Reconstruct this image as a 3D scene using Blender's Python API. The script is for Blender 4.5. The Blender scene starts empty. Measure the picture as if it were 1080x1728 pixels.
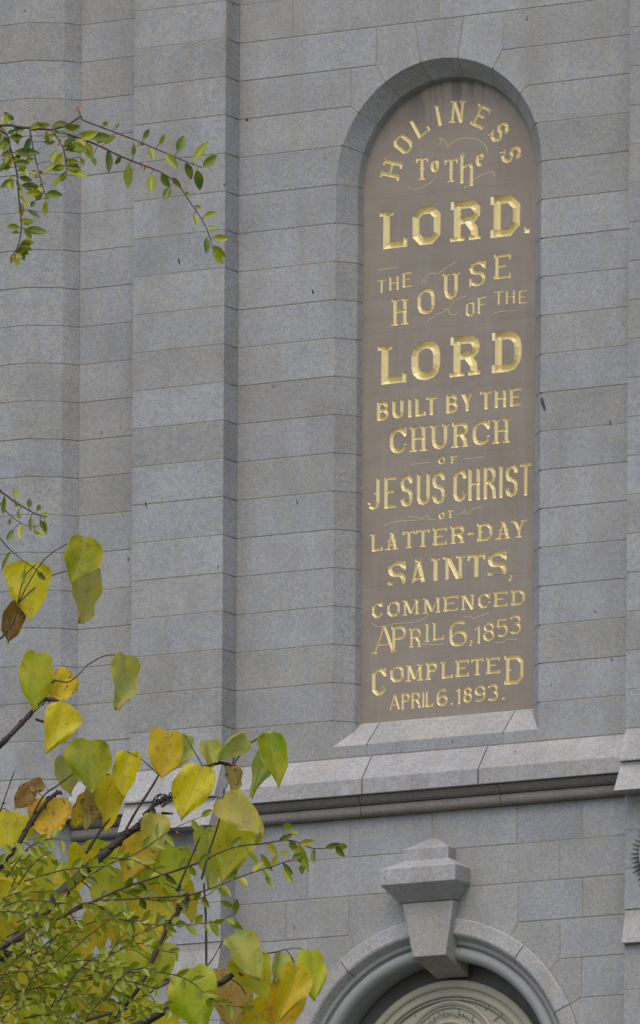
import bpy, bmesh, math, random
import numpy as np
from mathutils import Vector, Matrix
from mathutils.geometry import delaunay_2d_cdt

random.seed(7)
rad = math.radians
S = 0.4          # one stone course = 0.4 m ; facade units are courses
GZ = 72.5        # courses between the ground and the facade origin
def W(x, y, z): return Vector((x * S, y * S, (z + GZ) * S))

scene = bpy.context.scene
COL = scene.collection

# ------------------------------------------------------------------ camera
YAW, ROLL, FPX = 0.500346847, -0.0061786, 18703.84
cam_d = bpy.data.cameras.new("camera")
cam = bpy.data.objects.new("camera", cam_d)
COL.objects.link(cam)
cam.matrix_world = (Matrix.Translation(W(141.805729, -254.071124, -68.250644))
                    @ Matrix.Rotation(YAW, 4, 'Z') @ Matrix.Rotation(math.pi / 2, 4, 'X')
                    @ Matrix.Rotation(-ROLL, 4, 'Z'))
cam_d.sensor_fit = 'AUTO'
cam_d.sensor_width = 36.0
cam_d.lens = FPX / 1728 * 36.0
cam_d.shift_y = 3598.2258 / 1728
cam_d.clip_start = 0.5
cam_d.clip_end = 3000
scene.camera = cam

# ------------------------------------------------------------------ world + sun
SUN_EL, SUN_AZ = rad(57), rad(168)       # azimuth clockwise from +Y (wall faces -Y)
world = bpy.data.worlds.new("World")
scene.world = world
world.use_nodes = True
nt = world.node_tree
sky = nt.nodes.new('ShaderNodeTexSky')
sky.sky_type = 'NISHITA'
sky.sun_disc = False
sky.sun_elevation = SUN_EL
sky.sun_rotation = SUN_AZ
sky.air_density = 1.0
sky.dust_density = 3.0
sky.ozone_density = 0.6
bg = nt.nodes['Background']
bg.inputs['Strength'].default_value = 0.15
nt.links.new(sky.outputs[0], bg.inputs['Color'])

sd = bpy.data.lights.new("sun", 'SUN')
sd.energy = 0.6
sd.angle = rad(75)
sd.color = (1.0, 0.98, 0.95)
sun = bpy.data.objects.new("sun", sd)
COL.objects.link(sun)
dirv = Vector((math.sin(SUN_AZ) * math.cos(SUN_EL), math.cos(SUN_AZ) * math.cos(SUN_EL), math.sin(SUN_EL)))
sun.rotation_euler = dirv.to_track_quat('Z', 'Y').to_euler()
sun.location = (0, -30, 60)

scene.view_settings.view_transform = 'Standard'
scene.view_settings.look = 'None'
scene.view_settings.exposure = 0.28
scene.view_settings.gamma = 1.0
scene.view_settings.use_curve_mapping = False

# ------------------------------------------------------------------ materials
def newmat(name):
    m = bpy.data.materials.new(name)
    m.use_nodes = True
    n = m.node_tree
    return m, n, n.nodes, n.links, n.nodes['Principled BSDF']

def ramp(nodes, stops):
    r = nodes.new('ShaderNodeValToRGB')
    el = r.color_ramp.elements
    while len(el) < len(stops): el.new(0.5)
    for e, (p, c) in zip(el, stops):
        e.position = p
        e.color = (c[0], c[1], c[2], 1) if isinstance(c, (tuple, list)) else (c, c, c, 1)
    return r

def mixc(nodes, links, a, b, fac, mode='MIX'):
    m = nodes.new('ShaderNodeMix'); m.data_type = 'RGBA'; m.blend_type = mode
    for sock, v in ((m.inputs[6], a), (m.inputs[7], b), (m.inputs[0], fac)):
        if isinstance(v, bpy.types.NodeSocket): links.new(v, sock)
        elif isinstance(v, (tuple, list)): sock.default_value = (*v, 1)
        else: sock.default_value = v
    return m.outputs[2]

def noise(nodes, links, vec, scale, detail=4, rough=0.6):
    t = nodes.new('ShaderNodeTexNoise'); t.inputs['Scale'].default_value = scale
    t.inputs['Detail'].default_value = detail; t.inputs['Roughness'].default_value = rough
    links.new(vec, t.inputs['Vector']); return t.outputs['Fac']

def granite(name, base=(0.348, 0.353, 0.348), var=0.065, warm=0.5, dirt=True):
    m, n, N, Lk, B = newmat(name)
    geo = N.new('ShaderNodeNewGeometry')
    pos = geo.outputs['Position']
    info = N.new('ShaderNodeObjectInfo')
    # speckle of feldspar, quartz and biotite
    sp = noise(N, Lk, pos, 78, 3, 0.8)
    r1 = ramp(N, [(0.28, (0.22, 0.22, 0.23)), (0.44, (0.84, 0.84, 0.85)), (0.56, (1.08, 1.08, 1.07)), (0.70, (1.75, 1.72, 1.66))])
    Lk.new(sp, r1.inputs[0])
    sp2 = noise(N, Lk, pos, 21, 4, 0.75)
    r2 = ramp(N, [(0.30, 0.78), (0.5, 1.0), (0.7, 1.16)])
    Lk.new(sp2, r2.inputs[0])
    cl = noise(N, Lk, pos, 1.9, 4, 0.6)
    r3 = ramp(N, [(0.25, 0.84), (0.5, 1.0), (0.75, 1.12)])
    Lk.new(cl, r3.inputs[0])
    tn = noise(N, Lk, pos, 7.5, 3, 0.6)
    r5 = ramp(N, [(0.32, (0.90, 0.96, 1.06)), (0.5, (1, 1, 1)), (0.68, (1.06, 1.0, 0.92))])
    Lk.new(tn, r5.inputs[0])
    # block to block tint
    wn = N.new('ShaderNodeTexWhiteNoise'); wn.noise_dimensions = '1D'
    Lk.new(info.outputs['Random'], wn.inputs['W'])
    rt = ramp(N, [(0.0, (0.93, 0.945, 0.975)), (0.35, (1.01, 1.01, 1.02)), (0.7, (1.0, 0.99, 0.97)), (1.0, (0.91, 0.89, 0.85))])
    Lk.new(wn.outputs['Value'], rt.inputs[0])
    rv = N.new('ShaderNodeMapRange'); rv.inputs['To Min'].default_value = 1 - var; rv.inputs['To Max'].default_value = 1 + var * .8
    Lk.new(info.outputs['Random'], rv.inputs['Value'])
    c = mixc(N, Lk, base, r1.outputs[0], 0.66, 'MULTIPLY')
    c = mixc(N, Lk, c, r2.outputs[0], 0.9, 'MULTIPLY')
    c = mixc(N, Lk, c, r3.outputs[0], 0.9, 'MULTIPLY')
    c = mixc(N, Lk, c, rt.outputs[0], 0.9, 'MULTIPLY')
    c = mixc(N, Lk, c, r5.outputs[0], 0.55, 'MULTIPLY')
    v2 = N.new('ShaderNodeTexVoronoi'); v2.inputs['Scale'].default_value = 11; Lk.new(pos, v2.inputs['Vector'])
    f2 = noise(N, Lk, pos, 45, 2, 0.5)
    a2 = N.new('ShaderNodeMath'); a2.operation = 'MULTIPLY_ADD'; a2.inputs[1].default_value = 0.16
    Lk.new(f2, a2.inputs[0]); Lk.new(v2.outputs['Distance'], a2.inputs[2])
    k2 = ramp(N, [(0.13, 0.6), (0.20, 0.0)]); Lk.new(a2.outputs[0], k2.inputs[0])
    c = mixc(N, Lk, c, (0.13, 0.135, 0.15), k2.outputs[0])
    vm = N.new('ShaderNodeVectorMath'); vm.operation = 'SCALE'
    Lk.new(c, vm.inputs[0]); Lk.new(rv.outputs[0], vm.inputs['Scale'])
    c = vm.outputs[0]
    # dark drawn-out mica inclusions, all over the stone but sparse
    mp = N.new('ShaderNodeMapping'); mp.inputs['Rotation'].default_value = (0, rad(35), 0); mp.inputs['Scale'].default_value = (1.9, 1.9, 1.0)
    Lk.new(pos, mp.inputs['Vector'])
    vo = N.new('ShaderNodeTexVoronoi'); vo.inputs['Scale'].default_value = 1.7; vo.inputs['Randomness'].default_value = 1.0
    Lk.new(mp.outputs[0], vo.inputs['Vector'])
    wob = noise(N, Lk, pos, 30, 2, 0.5)
    ad = N.new('ShaderNodeMath'); ad.operation = 'MULTIPLY_ADD'; ad.inputs[1].default_value = 0.10
    Lk.new(wob, ad.inputs[0]); Lk.new(vo.outputs['Distance'], ad.inputs[2])
    rk = ramp(N, [(0.0, 1.0), (0.070, 1.0), (0.095, 0.0)])
    Lk.new(ad.outputs[0], rk.inputs[0])
    c = mixc(N, Lk, c, (0.07, 0.07, 0.075), rk.outputs[0])
    if dirt:
        mp2 = N.new('ShaderNodeMapping'); mp2.inputs['Scale'].default_value = (1.6, 1.6, 0.28)
        Lk.new(pos, mp2.inputs['Vector'])
        st = noise(N, Lk, mp2.outputs[0], 1.5, 5, 0.65)
        rs = ramp(N, [(0.45, 0.0), (0.72, 0.5)])
        Lk.new(st, rs.inputs[0])
        c = mixc(N, Lk, c, (0.25, 0.235, 0.205), rs.outputs[0])
    Lk.new(c, B.inputs['Base Color'])
    B.inputs['Roughness'].default_value = 0.85
    B.inputs['Specular IOR Level'].default_value = 0.3
    bp = N.new('ShaderNodeBump'); bp.inputs['Strength'].default_value = 0.35; bp.inputs['Distance'].default_value = 0.006
    Lk.new(sp2, bp.inputs['Height']); Lk.new(bp.outputs[0], B.inputs['Normal'])
    return m

def plain(name, base, rough=0.8, vary=0.12, scale=6.0, bump=0.15, metallic=0.0):
    m, n, N, Lk, B = newmat(name)
    geo = N.new('ShaderNodeNewGeometry')
    f = noise(N, Lk, geo.outputs['Position'], scale, 6, 0.65)
    r = ramp(N, [(0.3, tuple(v * (1 - vary) for v in base)), (0.7, tuple(v * (1 + vary) for v in base))])
    Lk.new(f, r.inputs[0]); Lk.new(r.outputs[0], B.inputs['Base Color'])
    B.inputs['Roughness'].default_value = rough
    B.inputs['Metallic'].default_value = metallic
    bp = N.new('ShaderNodeBump'); bp.inputs['Strength'].default_value = bump; bp.inputs['Distance'].default_value = 0.005
    Lk.new(f, bp.inputs['Height']); Lk.new(bp.outputs[0], B.inputs['Normal'])
    return m

M = {}
M['granite'] = granite("granite")
M['granite_light'] = granite("pale_granite", (0.40, 0.395, 0.385), 0.05)
M['granite_warm'] = granite("warm_granite", (0.37, 0.355, 0.325), 0.05)
M['granite_grime_shade'] = granite("grimy_shaded_granite", (0.255, 0.237, 0.212), 0.05)  # brownish grime, plus the shadow beneath the string ledge put into the colour
M['mortar'] = plain("mortar", (0.28, 0.262, 0.22), 0.95, 0.2, 14)
M['cream'] = plain("cream_paint", (0.42, 0.395, 0.30), 0.6, 0.07, 5)
M['cream_dark'] = plain("weathered_cream_paint", (0.27, 0.255, 0.19), 0.7, 0.1, 5)
M['steel'] = plain("grey_painted_frame", (0.29, 0.30, 0.285), 0.65, 0.06, 3)
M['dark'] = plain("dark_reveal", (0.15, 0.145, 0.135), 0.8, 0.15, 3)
M['glass'] = plain("dark_window_glass", (0.02, 0.022, 0.025), 0.1, 0.05, 1)
M['wire'] = plain("black_wire", (0.012, 0.013, 0.014), 0.5, 0.1, 8)
M['bulb'] = plain("red_bulb", (0.30, 0.03, 0.035), 0.25, 0.1, 8)
M['fleck'] = plain("dark_mica_inclusion", (0.065, 0.067, 0.075), 0.85, 0.3, 40)

def tablet_mat():
    m, n, N, Lk, B = newmat("brown_tablet_stone")
    geo = N.new('ShaderNodeNewGeometry'); pos = geo.outputs['Position']
    a = noise(N, Lk, pos, 1.6, 5, 0.6)
    ra = ramp(N, [(0.3, (0.250, 0.210, 0.166)), (0.55, (0.280, 0.238, 0.190)), (0.75, (0.302, 0.261, 0.210))])
    Lk.new(a, ra.inputs[0])
    f = noise(N, Lk, pos, 90, 3, 0.7)
    rf = ramp(N, [(0.3, 0.93), (0.7, 1.07)]); Lk.new(f, rf.inputs[0])
    c = mixc(N, Lk, ra.outputs[0], rf.outputs[0], 1.0, 'MULTIPLY')
    # pale mineral runs hanging down the slab
    mp = N.new('ShaderNodeMapping'); mp.inputs['Scale'].default_value = (7.5, 7.5, 0.55); Lk.new(pos, mp.inputs['Vector'])
    s = noise(N, Lk, mp.outputs[0], 1.0, 5, 0.6)
    rs = ramp(N, [(0.52, 0.0), (0.72, 0.42)]); Lk.new(s, rs.inputs[0])
    c = mixc(N, Lk, c, (0.32, 0.30, 0.285), rs.outputs[0])
    mp3 = N.new('ShaderNodeMapping'); mp3.inputs['Scale'].default_value = (0.9, 0.9, 4.0); Lk.new(pos, mp3.inputs['Vector'])
    s3 = noise(N, Lk, mp3.outputs[0], 2.4, 4, 0.6)
    r3 = ramp(N, [(0.50, 0.0), (0.75, 0.30)]); Lk.new(s3, r3.inputs[0])
    c = mixc(N, Lk, c, (0.175, 0.152, 0.125), r3.outputs[0])
    # dark water marks running down from the crown of the arch
    sx = N.new('ShaderNodeSeparateXYZ'); Lk.new(pos, sx.inputs[0])
    mr = N.new('ShaderNodeMapRange'); mr.inputs['From Min'].default_value = (GZ - 2.9) * S; mr.inputs['From Max'].default_value = (GZ - 1.6) * S
    Lk.new(sx.outputs[2], mr.inputs['Value'])
    mp2 = N.new('ShaderNodeMapping'); mp2.inputs['Scale'].default_value = (6.0, 6.0, 0.5); mp2.inputs['Location'].default_value = (3.1, 0, 1.7)
    Lk.new(pos, mp2.inputs['Vector'])
    s2 = noise(N, Lk, mp2.outputs[0], 1.3, 3, 0.6)
    r2 = ramp(N, [(0.50, 0.0), (0.60, 0.7)]); Lk.new(s2, r2.inputs[0])
    mu = N.new('ShaderNodeMath'); mu.operation = 'MULTIPLY'
    Lk.new(mr.outputs[0], mu.inputs[0]); Lk.new(r2.outputs[0], mu.inputs[1])
    c = mixc(N, Lk, c, (0.11, 0.095, 0.078), mu.outputs[0])
    Lk.new(c, B.inputs['Base Color']); B.inputs['Roughness'].default_value = 0.75
    bp = N.new('ShaderNodeBump'); bp.inputs['Strength'].default_value = 0.2; bp.inputs['Distance'].default_value = 0.003
    Lk.new(f, bp.inputs['Height']); Lk.new(bp.outputs[0], B.inputs['Normal'])
    return m
M['tablet'] = tablet_mat()

def gold_mat():
    m, n, N, Lk, B = newmat("gold_leaf")
    geo = N.new('ShaderNodeNewGeometry'); pos = geo.outputs['Position']
    f = noise(N, Lk, pos, 60, 3, 0.6)
    r = ramp(N, [(0.18, (0.72, 0.58, 0.27)), (0.40, (0.84, 0.71, 0.37)), (0.75, (0.90, 0.79, 0.46))])
    Lk.new(f, r.inputs[0]); Lk.new(r.outputs[0], B.inputs['Base Color'])
    B.inputs['Metallic'].default_value = 0.52
    B.inputs['Roughness'].default_value = 0.40
    bp = N.new('ShaderNodeBump'); bp.inputs['Strength'].default_value = 0.12; bp.inputs['Distance'].default_value = 0.002
    Lk.new(f, bp.inputs['Height']); Lk.new(bp.outputs[0], B.inputs['Normal'])
    return m
M['gold'] = gold_mat()

def leaf_mat(name, second, spots=0.0, gloss=0.35, trans=0.5, veins=True):
    """colour comes from the object's own colour; second tints the rim and patches"""
    m, n, N, Lk, B = newmat(name)
    info = N.new('ShaderNodeObjectInfo')
    tc = N.new('ShaderNodeTexCoord'); uv = tc.outputs['UV']
    geo = N.new('ShaderNodeNewGeometry'); pos = geo.outputs['Position']
    f = noise(N, Lk, pos, 26, 4, 0.6)
    r = ramp(N, [(0.40, 0.0), (0.72, 0.75)]); Lk.new(f, r.inputs[0])
    c = mixc(N, Lk, info.outputs['Color'], second, r.outputs[0])
    if veins:
        sep = N.new('ShaderNodeSeparateXYZ'); Lk.new(uv, sep.inputs[0])
        ab = N.new('ShaderNodeMath'); ab.operation = 'ABSOLUTE'
        sub = N.new('ShaderNodeMath'); sub.operation = 'SUBTRACT'; sub.inputs[1].default_value = 0.5
        Lk.new(sep.outputs[0], sub.inputs[0]); Lk.new(sub.outputs[0], ab.inputs[0])
        # side veins: v - 1.1*|u-.5| bands
        ma = N.new('ShaderNodeMath'); ma.operation = 'MULTIPLY_ADD'; ma.inputs[1].default_value = 1.0
        Lk.new(ab.outputs[0], ma.inputs[0]); Lk.new(sep.outputs[1], ma.inputs[2])
        sc = N.new('ShaderNodeMath'); sc.operation = 'MULTIPLY'; sc.inputs[1].default_value = 7.0; Lk.new(ma.outputs[0], sc.inputs[0])
        pp = N.new('ShaderNodeMath'); pp.operation = 'PINGPONG'; pp.inputs[1].default_value = 0.5; Lk.new(sc.outputs[0], pp.inputs[0])
        rv = ramp(N, [(0.0, 0.6), (0.10, 0.0)]); Lk.new(pp.outputs[0], rv.inputs[0])
        rm = ramp(N, [(0.0, 0.8), (0.02, 0.0)]); Lk.new(ab.outputs[0], rm.inputs[0])
        mx = N.new('ShaderNodeMath'); mx.operation = 'MAXIMUM'; Lk.new(rv.outputs[0], mx.inputs[0]); Lk.new(rm.outputs[0], mx.inputs[1])
        c = mixc(N, Lk, c, (0.50, 0.46, 0.12), mx.outputs[0])
        # rim turning
        re = ramp(N, [(0.36, 0.0), (0.5, 0.7)]); Lk.new(ab.outputs[0], re.inputs[0])
        c = mixc(N, Lk, c, second, re.outputs[0])
    if spots:
        g = noise(N, Lk, pos, 75, 3, 0.6)
        rg = ramp(N, [(0.56, 0.0), (0.66, spots)]); Lk.new(g, rg.inputs[0])
        c = mixc(N, Lk, c, (0.16, 0.065, 0.015), rg.outputs[0])
    Lk.new(c, B.inputs['Base Color'])
    B.inputs['Roughness'].default_value = gloss
    bp = N.new('ShaderNodeBump'); bp.inputs['Strength'].default_value = 0.35; bp.inputs['Distance'].default_value = 0.002
    Lk.new(f, bp.inputs['Height']); Lk.new(bp.outputs[0], B.inputs['Normal'])
    tr = N.new('ShaderNodeBsdfTranslucent'); Lk.new(c, tr.inputs['Color'])
    mx2 = N.new('ShaderNodeMixShader'); mx2.inputs[0].default_value = trans
    Lk.new(B.outputs[0], mx2.inputs[1]); Lk.new(tr.outputs[0], mx2.inputs[2])
    Lk.new(mx2.outputs[0], N['Material Output'].inputs['Surface'])
    return m
M['leaf'] = leaf_mat("broad_leaf", (0.66, 0.54, 0.01), 0.3, 0.42, 0.5)
M['leaf_brown'] = leaf_mat("browning_leaf", (0.42, 0.17, 0.02), 0.9, 0.55, 0.35)
M['small_leaf'] = leaf_mat("small_leaf", (0.36, 0.36, 0.03), 0.0, 0.2, 0.4, veins=False)
M['bark'] = plain("twig_bark", (0.055, 0.042, 0.034), 0.85, 0.35, 30, 0.4)
M['red_bark'] = plain("reddish_twig_bark", (0.085, 0.058, 0.045), 0.8, 0.35, 30, 0.4)
M['petiole'] = plain("green_petiole", (0.20, 0.20, 0.05), 0.6, 0.2, 30)

# ------------------------------------------------------------------ helpers
def link(name, verts, faces, mat, parent=None, kind=None, smooth=False, uvs=None, origin=None):
    me = bpy.data.meshes.new(name)
    if origin is not None:
        verts = [Vector(v) - origin for v in verts]
    me.from_pydata([tuple(v) for v in verts], [], faces)
    me.materials.append(mat)
    if uvs is not None:
        ul = me.uv_layers.new(name="UVMap")
        for l in me.loops: ul.data[l.index].uv = uvs[l.vertex_index]
    if smooth:
        me.polygons.foreach_set('use_smooth', [True] * len(me.polygons))
    me.update()
    o = bpy.data.objects.new(name, me)
    COL.objects.link(o)
    if origin is not None: o.location = origin
    if parent is not None:
        o.parent = parent
        if parent.name in PW: base = PW[parent.name]
        else: base = Vector((0, 0, 0))
        o.location = (origin if origin is not None else Vector((0, 0, 0))) - base
        PW[o.name] = (origin if origin is not None else Vector((0, 0, 0)))
    else:
        PW[o.name] = (origin if origin is not None else Vector((0, 0, 0)))
    if kind: o['kind'] = kind
    return o
PW = {}
def thing(name, loc, label, cat, group=None):
    o = bpy.data.objects.new(name, None)
    COL.objects.link(o)
    o.location = loc; PW[o.name] = Vector(loc)
    o.empty_display_size = 0.5
    o['label'] = label; o['category'] = cat
    if group: o['group'] = group
    return o
def again(src, parent, shift):
    """copy of a part that shares its mesh"""
    o = src.copy(); COL.objects.link(o); o.parent = parent
    wp = PW[src.name] + shift
    o.location = wp - PW[parent.name]; PW[o.name] = wp
    return o

def offset_poly(poly, d):
    """shrink a CCW polygon; d = one distance per edge (edge i: i -> i+1)"""
    n = len(poly); out = []
    for i in range(n):
        p = Vector(poly[i]); a = Vector(poly[i - 1]); b = Vector(poly[(i + 1) % n])
        e0 = (p - a).normalized(); e1 = (b - p).normalized()
        n0 = Vector((-e0.y, e0.x)); n1 = Vector((-e1.y, e1.x))
        d0, d1 = d[i - 1], d[i]
        den = 1 + n0.dot(n1)
        cr = e0.x * e1.y - e0.y * e1.x
        if abs(cr) < 0.15:
            q = p + (n0 + n1) * ((d0 + d1) / 2 / max(den, .3))
        else:
            # p + s*e: intersection of offset lines
            q0 = p + n0 * d0; q1 = p + n1 * d1
            t = ((q1 - q0).x * e1.y - (q1 - q0).y * e1.x) / cr
            q = q0 + e0 * t
        out.append((q.x, q.y))
    return out
def ccw(poly):
    a = sum(poly[i][0] * poly[(i + 1) % len(poly)][1] - poly[(i + 1) % len(poly)][0] * poly[i][1] for i in range(len(poly)))
    return poly if a > 0 else poly[::-1]

G2 = 0.015    # half the joint width
BV = 0.008    # worn arris
def wall_block(poly, parent, mat, yf=0.0, depth=0.25, tight=None, name='granite_block'):
    """a stone of the wall seen from its face; tight(p, q) -> True for edges without a joint"""
    poly = ccw(poly); n = len(poly)
    yf = yf + random.uniform(-.004, .004)
    d = []
    for i in range(n):
        p, q = poly[i], poly[(i + 1) % n]
        d.append(0.0 if (tight and tight(p, q)) else G2 * random.uniform(.65, 1.15))
    a = offset_poly(poly, d)
    b = offset_poly(poly, [x + BV for x in d])
    vs = [W(x, yf, z) for x, z in b] + [W(x, yf + BV, z) for x, z in a] + [W(x, yf + depth, z) for x, z in a]
    fs = [list(range(n))]
    for i in range(n):
        j = (i + 1) % n
        fs.append([i, n + i, n + j, j]); fs.append([n + i, 2 * n + i, 2 * n + j, n + j])
    cx = sum(p[0] for p in poly) / n; cz = sum(p[1] for p in poly) / n
    return link(name, vs, fs, mat, parent, origin=W(cx, yf, cz))

_plan_cache = {}
def plan_block(key, plan, z0, z1, parent, mat, name='granite_block'):
    """a stone given by its plan outline (x, y), between two bed joints"""
    ck = (key, round(z1 - z0, 3))
    jit = random.uniform(-.004, .004)
    if ck in _plan_cache:
        src, zz = _plan_cache[ck]
        return again(src, parent, W(0, jit, z0) - W(0, 0, zz))
    plan = ccw(plan); n = len(plan)
    ins = offset_poly(plan, [BV] * n)
    a, b = z0 + G2 * .8, z1 - G2 * .8
    vs = [W(x, y, a) for x, y in ins] + [W(x, y, a + BV) for x, y in plan] + [W(x, y, b - BV) for x, y in plan] + [W(x, y, b) for x, y in ins]
    fs = [list(range(n))[::-1], list(range(3 * n, 4 * n))]
    for k in range(3):
        for i in range(n):
            j = (i + 1) % n
            fs.append([k * n + i, k * n + j, (k + 1) * n + j, (k + 1) * n + i])
    o = link(name, vs, fs, mat, parent, origin=W(plan[0][0], plan[0][1], z0))
    _plan_cache[ck] = (o, z0)
    return o

def box_u(x0, x1, y0, y1, z0, z1):
    v = [W(x, y, z) for z in (z0, z1) for y in (y0, y1) for x in (x0, x1)]
    f = [[0, 2, 3, 1], [4, 5, 7, 6], [0, 1, 5, 4], [2, 6, 7, 3], [0, 4, 6, 2], [1, 3, 7, 5]]
    return v, f
def box(name, x0, x1, y0, y1, z0, z1, mat, parent=None, kind=None):
    v, f = box_u(x0, x1, y0, y1, z0, z1)
    return link(name, v, f, mat, parent, kind, origin=W((x0 + x1) / 2, y0, z0))

def profile_x(name, prof, x0, x1, mat, parent, gap=0.0, smooth=False):
    """prof: closed outline of (y, z), run along x"""
    prof = ccw(prof); n = len(prof)
    vs = [W(x0 + gap, y, z) for y, z in prof] + [W(x1 - gap, y, z) for y, z in prof]
    fs = [list(range(n)), list(range(n, 2 * n))[::-1]]
    for i in range(n):
        j = (i + 1) % n
        fs.append([i, n + i, n + j, j])
    return link(name, vs, fs, mat, parent, origin=W(x0, prof[0][0], prof[0][1]))

def sweep(name, prof, c, angs, mat, parent, legs=None, smooth=False, gap=0.0, cap=True):
    """prof: open list of (radius, y) swept round centre c through angs (deg); legs = z of straight feet at either end"""
    pts = []     # per section: list of coordinates
    cx, cz = c
    secs = []
    if legs is not None and angs[0] <= 0.01:
        secs.append([(cx + r, y, legs) for r, y in prof])
    for i, a in enumerate(angs):
        aa = rad(a)
        if gap:
            if i == 0: aa += gap / prof[0][0]
            if i == len(angs) - 1: aa -= gap / prof[0][0]
        secs.append([(cx + r * math.cos(aa), y, cz + r * math.sin(aa)) for r, y in prof])
    if legs is not None and angs[-1] >= 179.99:
        secs.append([(cx - r, y, legs) for r, y in prof])
    n = len(prof)
    vs = [W(*p) for s in secs for p in s]
    fs = []
    for k in range(len(secs) - 1):
        for i in range(n - 1):
            a, b = k * n + i, (k + 1) * n + i
            fs.append([a, b, b + 1, a + 1])
    if cap:
        fs.append(list(range(n))); fs.append(list(range((len(secs) - 1) * n, len(secs) * n))[::-1])
    am = rad((angs[0] + angs[-1]) / 2)
    return link(name, vs, fs, mat, parent, smooth=smooth, origin=W(cx + prof[0][0] * math.cos(am), prof[0][1], cz + prof[0][0] * math.sin(am)))

def arcpts(c, r, a0, a1, step=3.0):
    n = max(1, int(round(abs(a1 - a0) / step)))
    return [(c[0] + r * math.cos(rad(a0 + (a1 - a0) * i / n)), c[1] + r * math.sin(rad(a0 + (a1 - a0) * i / n))) for i in range(n + 1)]
def arange(a0, a1, step=3.0):
    n = max(1, int(round(abs(a1 - a0) / step)))
    return [a0 + (a1 - a0) * i / n for i in range(n + 1)]

def cdt_fill(loops, y, keep):
    """triangulate loops (x,z) and keep triangles whose centre passes keep()"""
    vs, es = [], []
    for lp in loops:
        b = len(vs); vs += [Vector(p) for p in lp]
        es += [(b + i, b + (i + 1) % len(lp)) for i in range(len(lp))]
    V, E, F, *_ = delaunay_2d_cdt(vs, es, [], 1 if False else 0, 1e-5)
    out = []
    for f in F:
        cxx = sum(V[i][0] for i in f) / len(f); czz = sum(V[i][1] for i in f) / len(f)
        if keep(cxx, czz): out.append(list(f))
    return [W(p[0], y, p[1]) for p in V], out

# ------------------------------------------------------------------ ground
box('ground', -900, 900, -900, 60, -GZ - 1, -GZ, plain("lawn_and_paving", (0.075, 0.08, 0.062), 0.9, 0.25, 0.6), None, 'structure')

# ------------------------------------------------------------------ the stone facade
church = thing('stone_church', W(5.93, 0, -GZ),
               'pale grey granite church facade with flat buttresses, arched niche, string course and arched window', 'building')
g = M['granite']
NC = (5.946, -4.04); NR = 3.021            # niche arch
WC = (5.93, -27.82); WR = 4.466            # window arch
ZB = -33.0                                 # lowest detailed course
ZT = 4.0
XR = 11.86
CX = 5.93

# mortar bed behind the face of the wall
def keepwall(x, z):
    if abs(x - NC[0]) < NR + .04 and -18.72 < z < NC[1]: return False
    if z >= NC[1] and math.hypot(x - NC[0], z - NC[1]) < NR + .04: return False
    if abs(x - WC[0]) < WR - .2 and z < WC[1]: return False
    if z >= WC[1] and math.hypot(x - WC[0], z - WC[1]) < WR - .2: return False
    return -0.05 < x < XR + .05 and ZB < z < ZT
niche = [(NC[0] + NR + .05, -18.72)] + arcpts(NC, NR + .05, 0, 180, 4) + [(NC[0] - NR - .05, -18.72)]
wind = [(WC[0] + WR - .19, ZB + .01)] + arcpts(WC, WR - .19, 0, 180, 4) + [(WC[0] - WR + .19, ZB + .01)]
mv, mf = cdt_fill([[(-.04, ZB), (XR + .04, ZB), (XR + .04, ZT), (-.04, ZT)], niche, wind], 0.009, keepwall)
wall = link('wall', mv, mf, M['mortar'], church, origin=W(CX, 0, ZB))

def narc(p, q):
    f = lambda s: abs(math.hypot(s[0] - NC[0], s[1] - NC[1]) - NR) < .006 and s[1] > NC[1] - .02 or (abs(abs(s[0] - NC[0]) - NR) < .003 and s[1] <= NC[1] + .1)
    return f(p) and f(q)
def warc(p, q):
    f = lambda s: abs(math.hypot(s[0] - WC[0], s[1] - WC[1]) - WR) < .006 and s[1] > WC[1] - .02 or (abs(abs(s[0] - WC[0]) - WR) < .003 and s[1] <= WC[1] + .1)
    return f(p) and f(q)
def mirror(poly, cx): return [(2 * cx - x, z) for x, z in poly]
def both(poly, cx, tight=None):
    wall_block(poly, wall, g, tight=tight); wall_block(mirror(poly, cx), wall, g, tight=tight)
def rect(x0, x1, z0, z1): return [(x0, z0), (x1, z0), (x1, z1), (x0, z1)]
def npt(a): return (NC[0] + NR * math.cos(rad(a)), NC[1] + NR * math.sin(rad(a)))
def wpt(a): return (WC[0] + WR * math.cos(rad(a)), WC[1] + WR * math.sin(rad(a)))

# courses over the arch
for k in range(0, 4):
    xs = [0, 1.594, 5.93, 10.27, XR] if k % 2 == 0 else [0, 3.4, 8.4, XR]
    for a, b in zip(xs[:-1], xs[1:]): wall_block(rect(a, b, k, k + 1), wall, g)
NX = NC[0]
A1, A2, A3, A4 = 100.4, 121.5, 142.0, 159.9
both([(0, -1), (4.09, -1), (4.09, 0), (0, 0)], CX)
both([(4.09, 0), (4.09, -1)] + [npt(A2)] + arcpts(NC, NR, A2, A1)[1:] + [(5.22, 0)], NX, narc)
wall_block([(5.22, 0)] + arcpts(NC, NR, A1, 180 - A1) + [(6.65, 0)], wall, g, tight=narc)
both(rect(0, 3.34, -2, -1), CX)
both([(3.34, -1), (3.34, -2)] + arcpts(NC, NR, A3, A2) + [(4.09, -1)], NX, narc)
both([(0, -2), (0, -3)] + arcpts(NC, NR, A4, A3) + [(3.34, -2)], CX + .008, narc)
both([(0, -3), (0, -4)] + arcpts(NC, NR, 179.24, A4), CX + .008, narc)
for k in range(5, 19):
    both([(0, -k), (NC[0] - NR, -k), (NC[0] - NR, 1 - k), (0, 1 - k)], CX + .008, narc)
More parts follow.
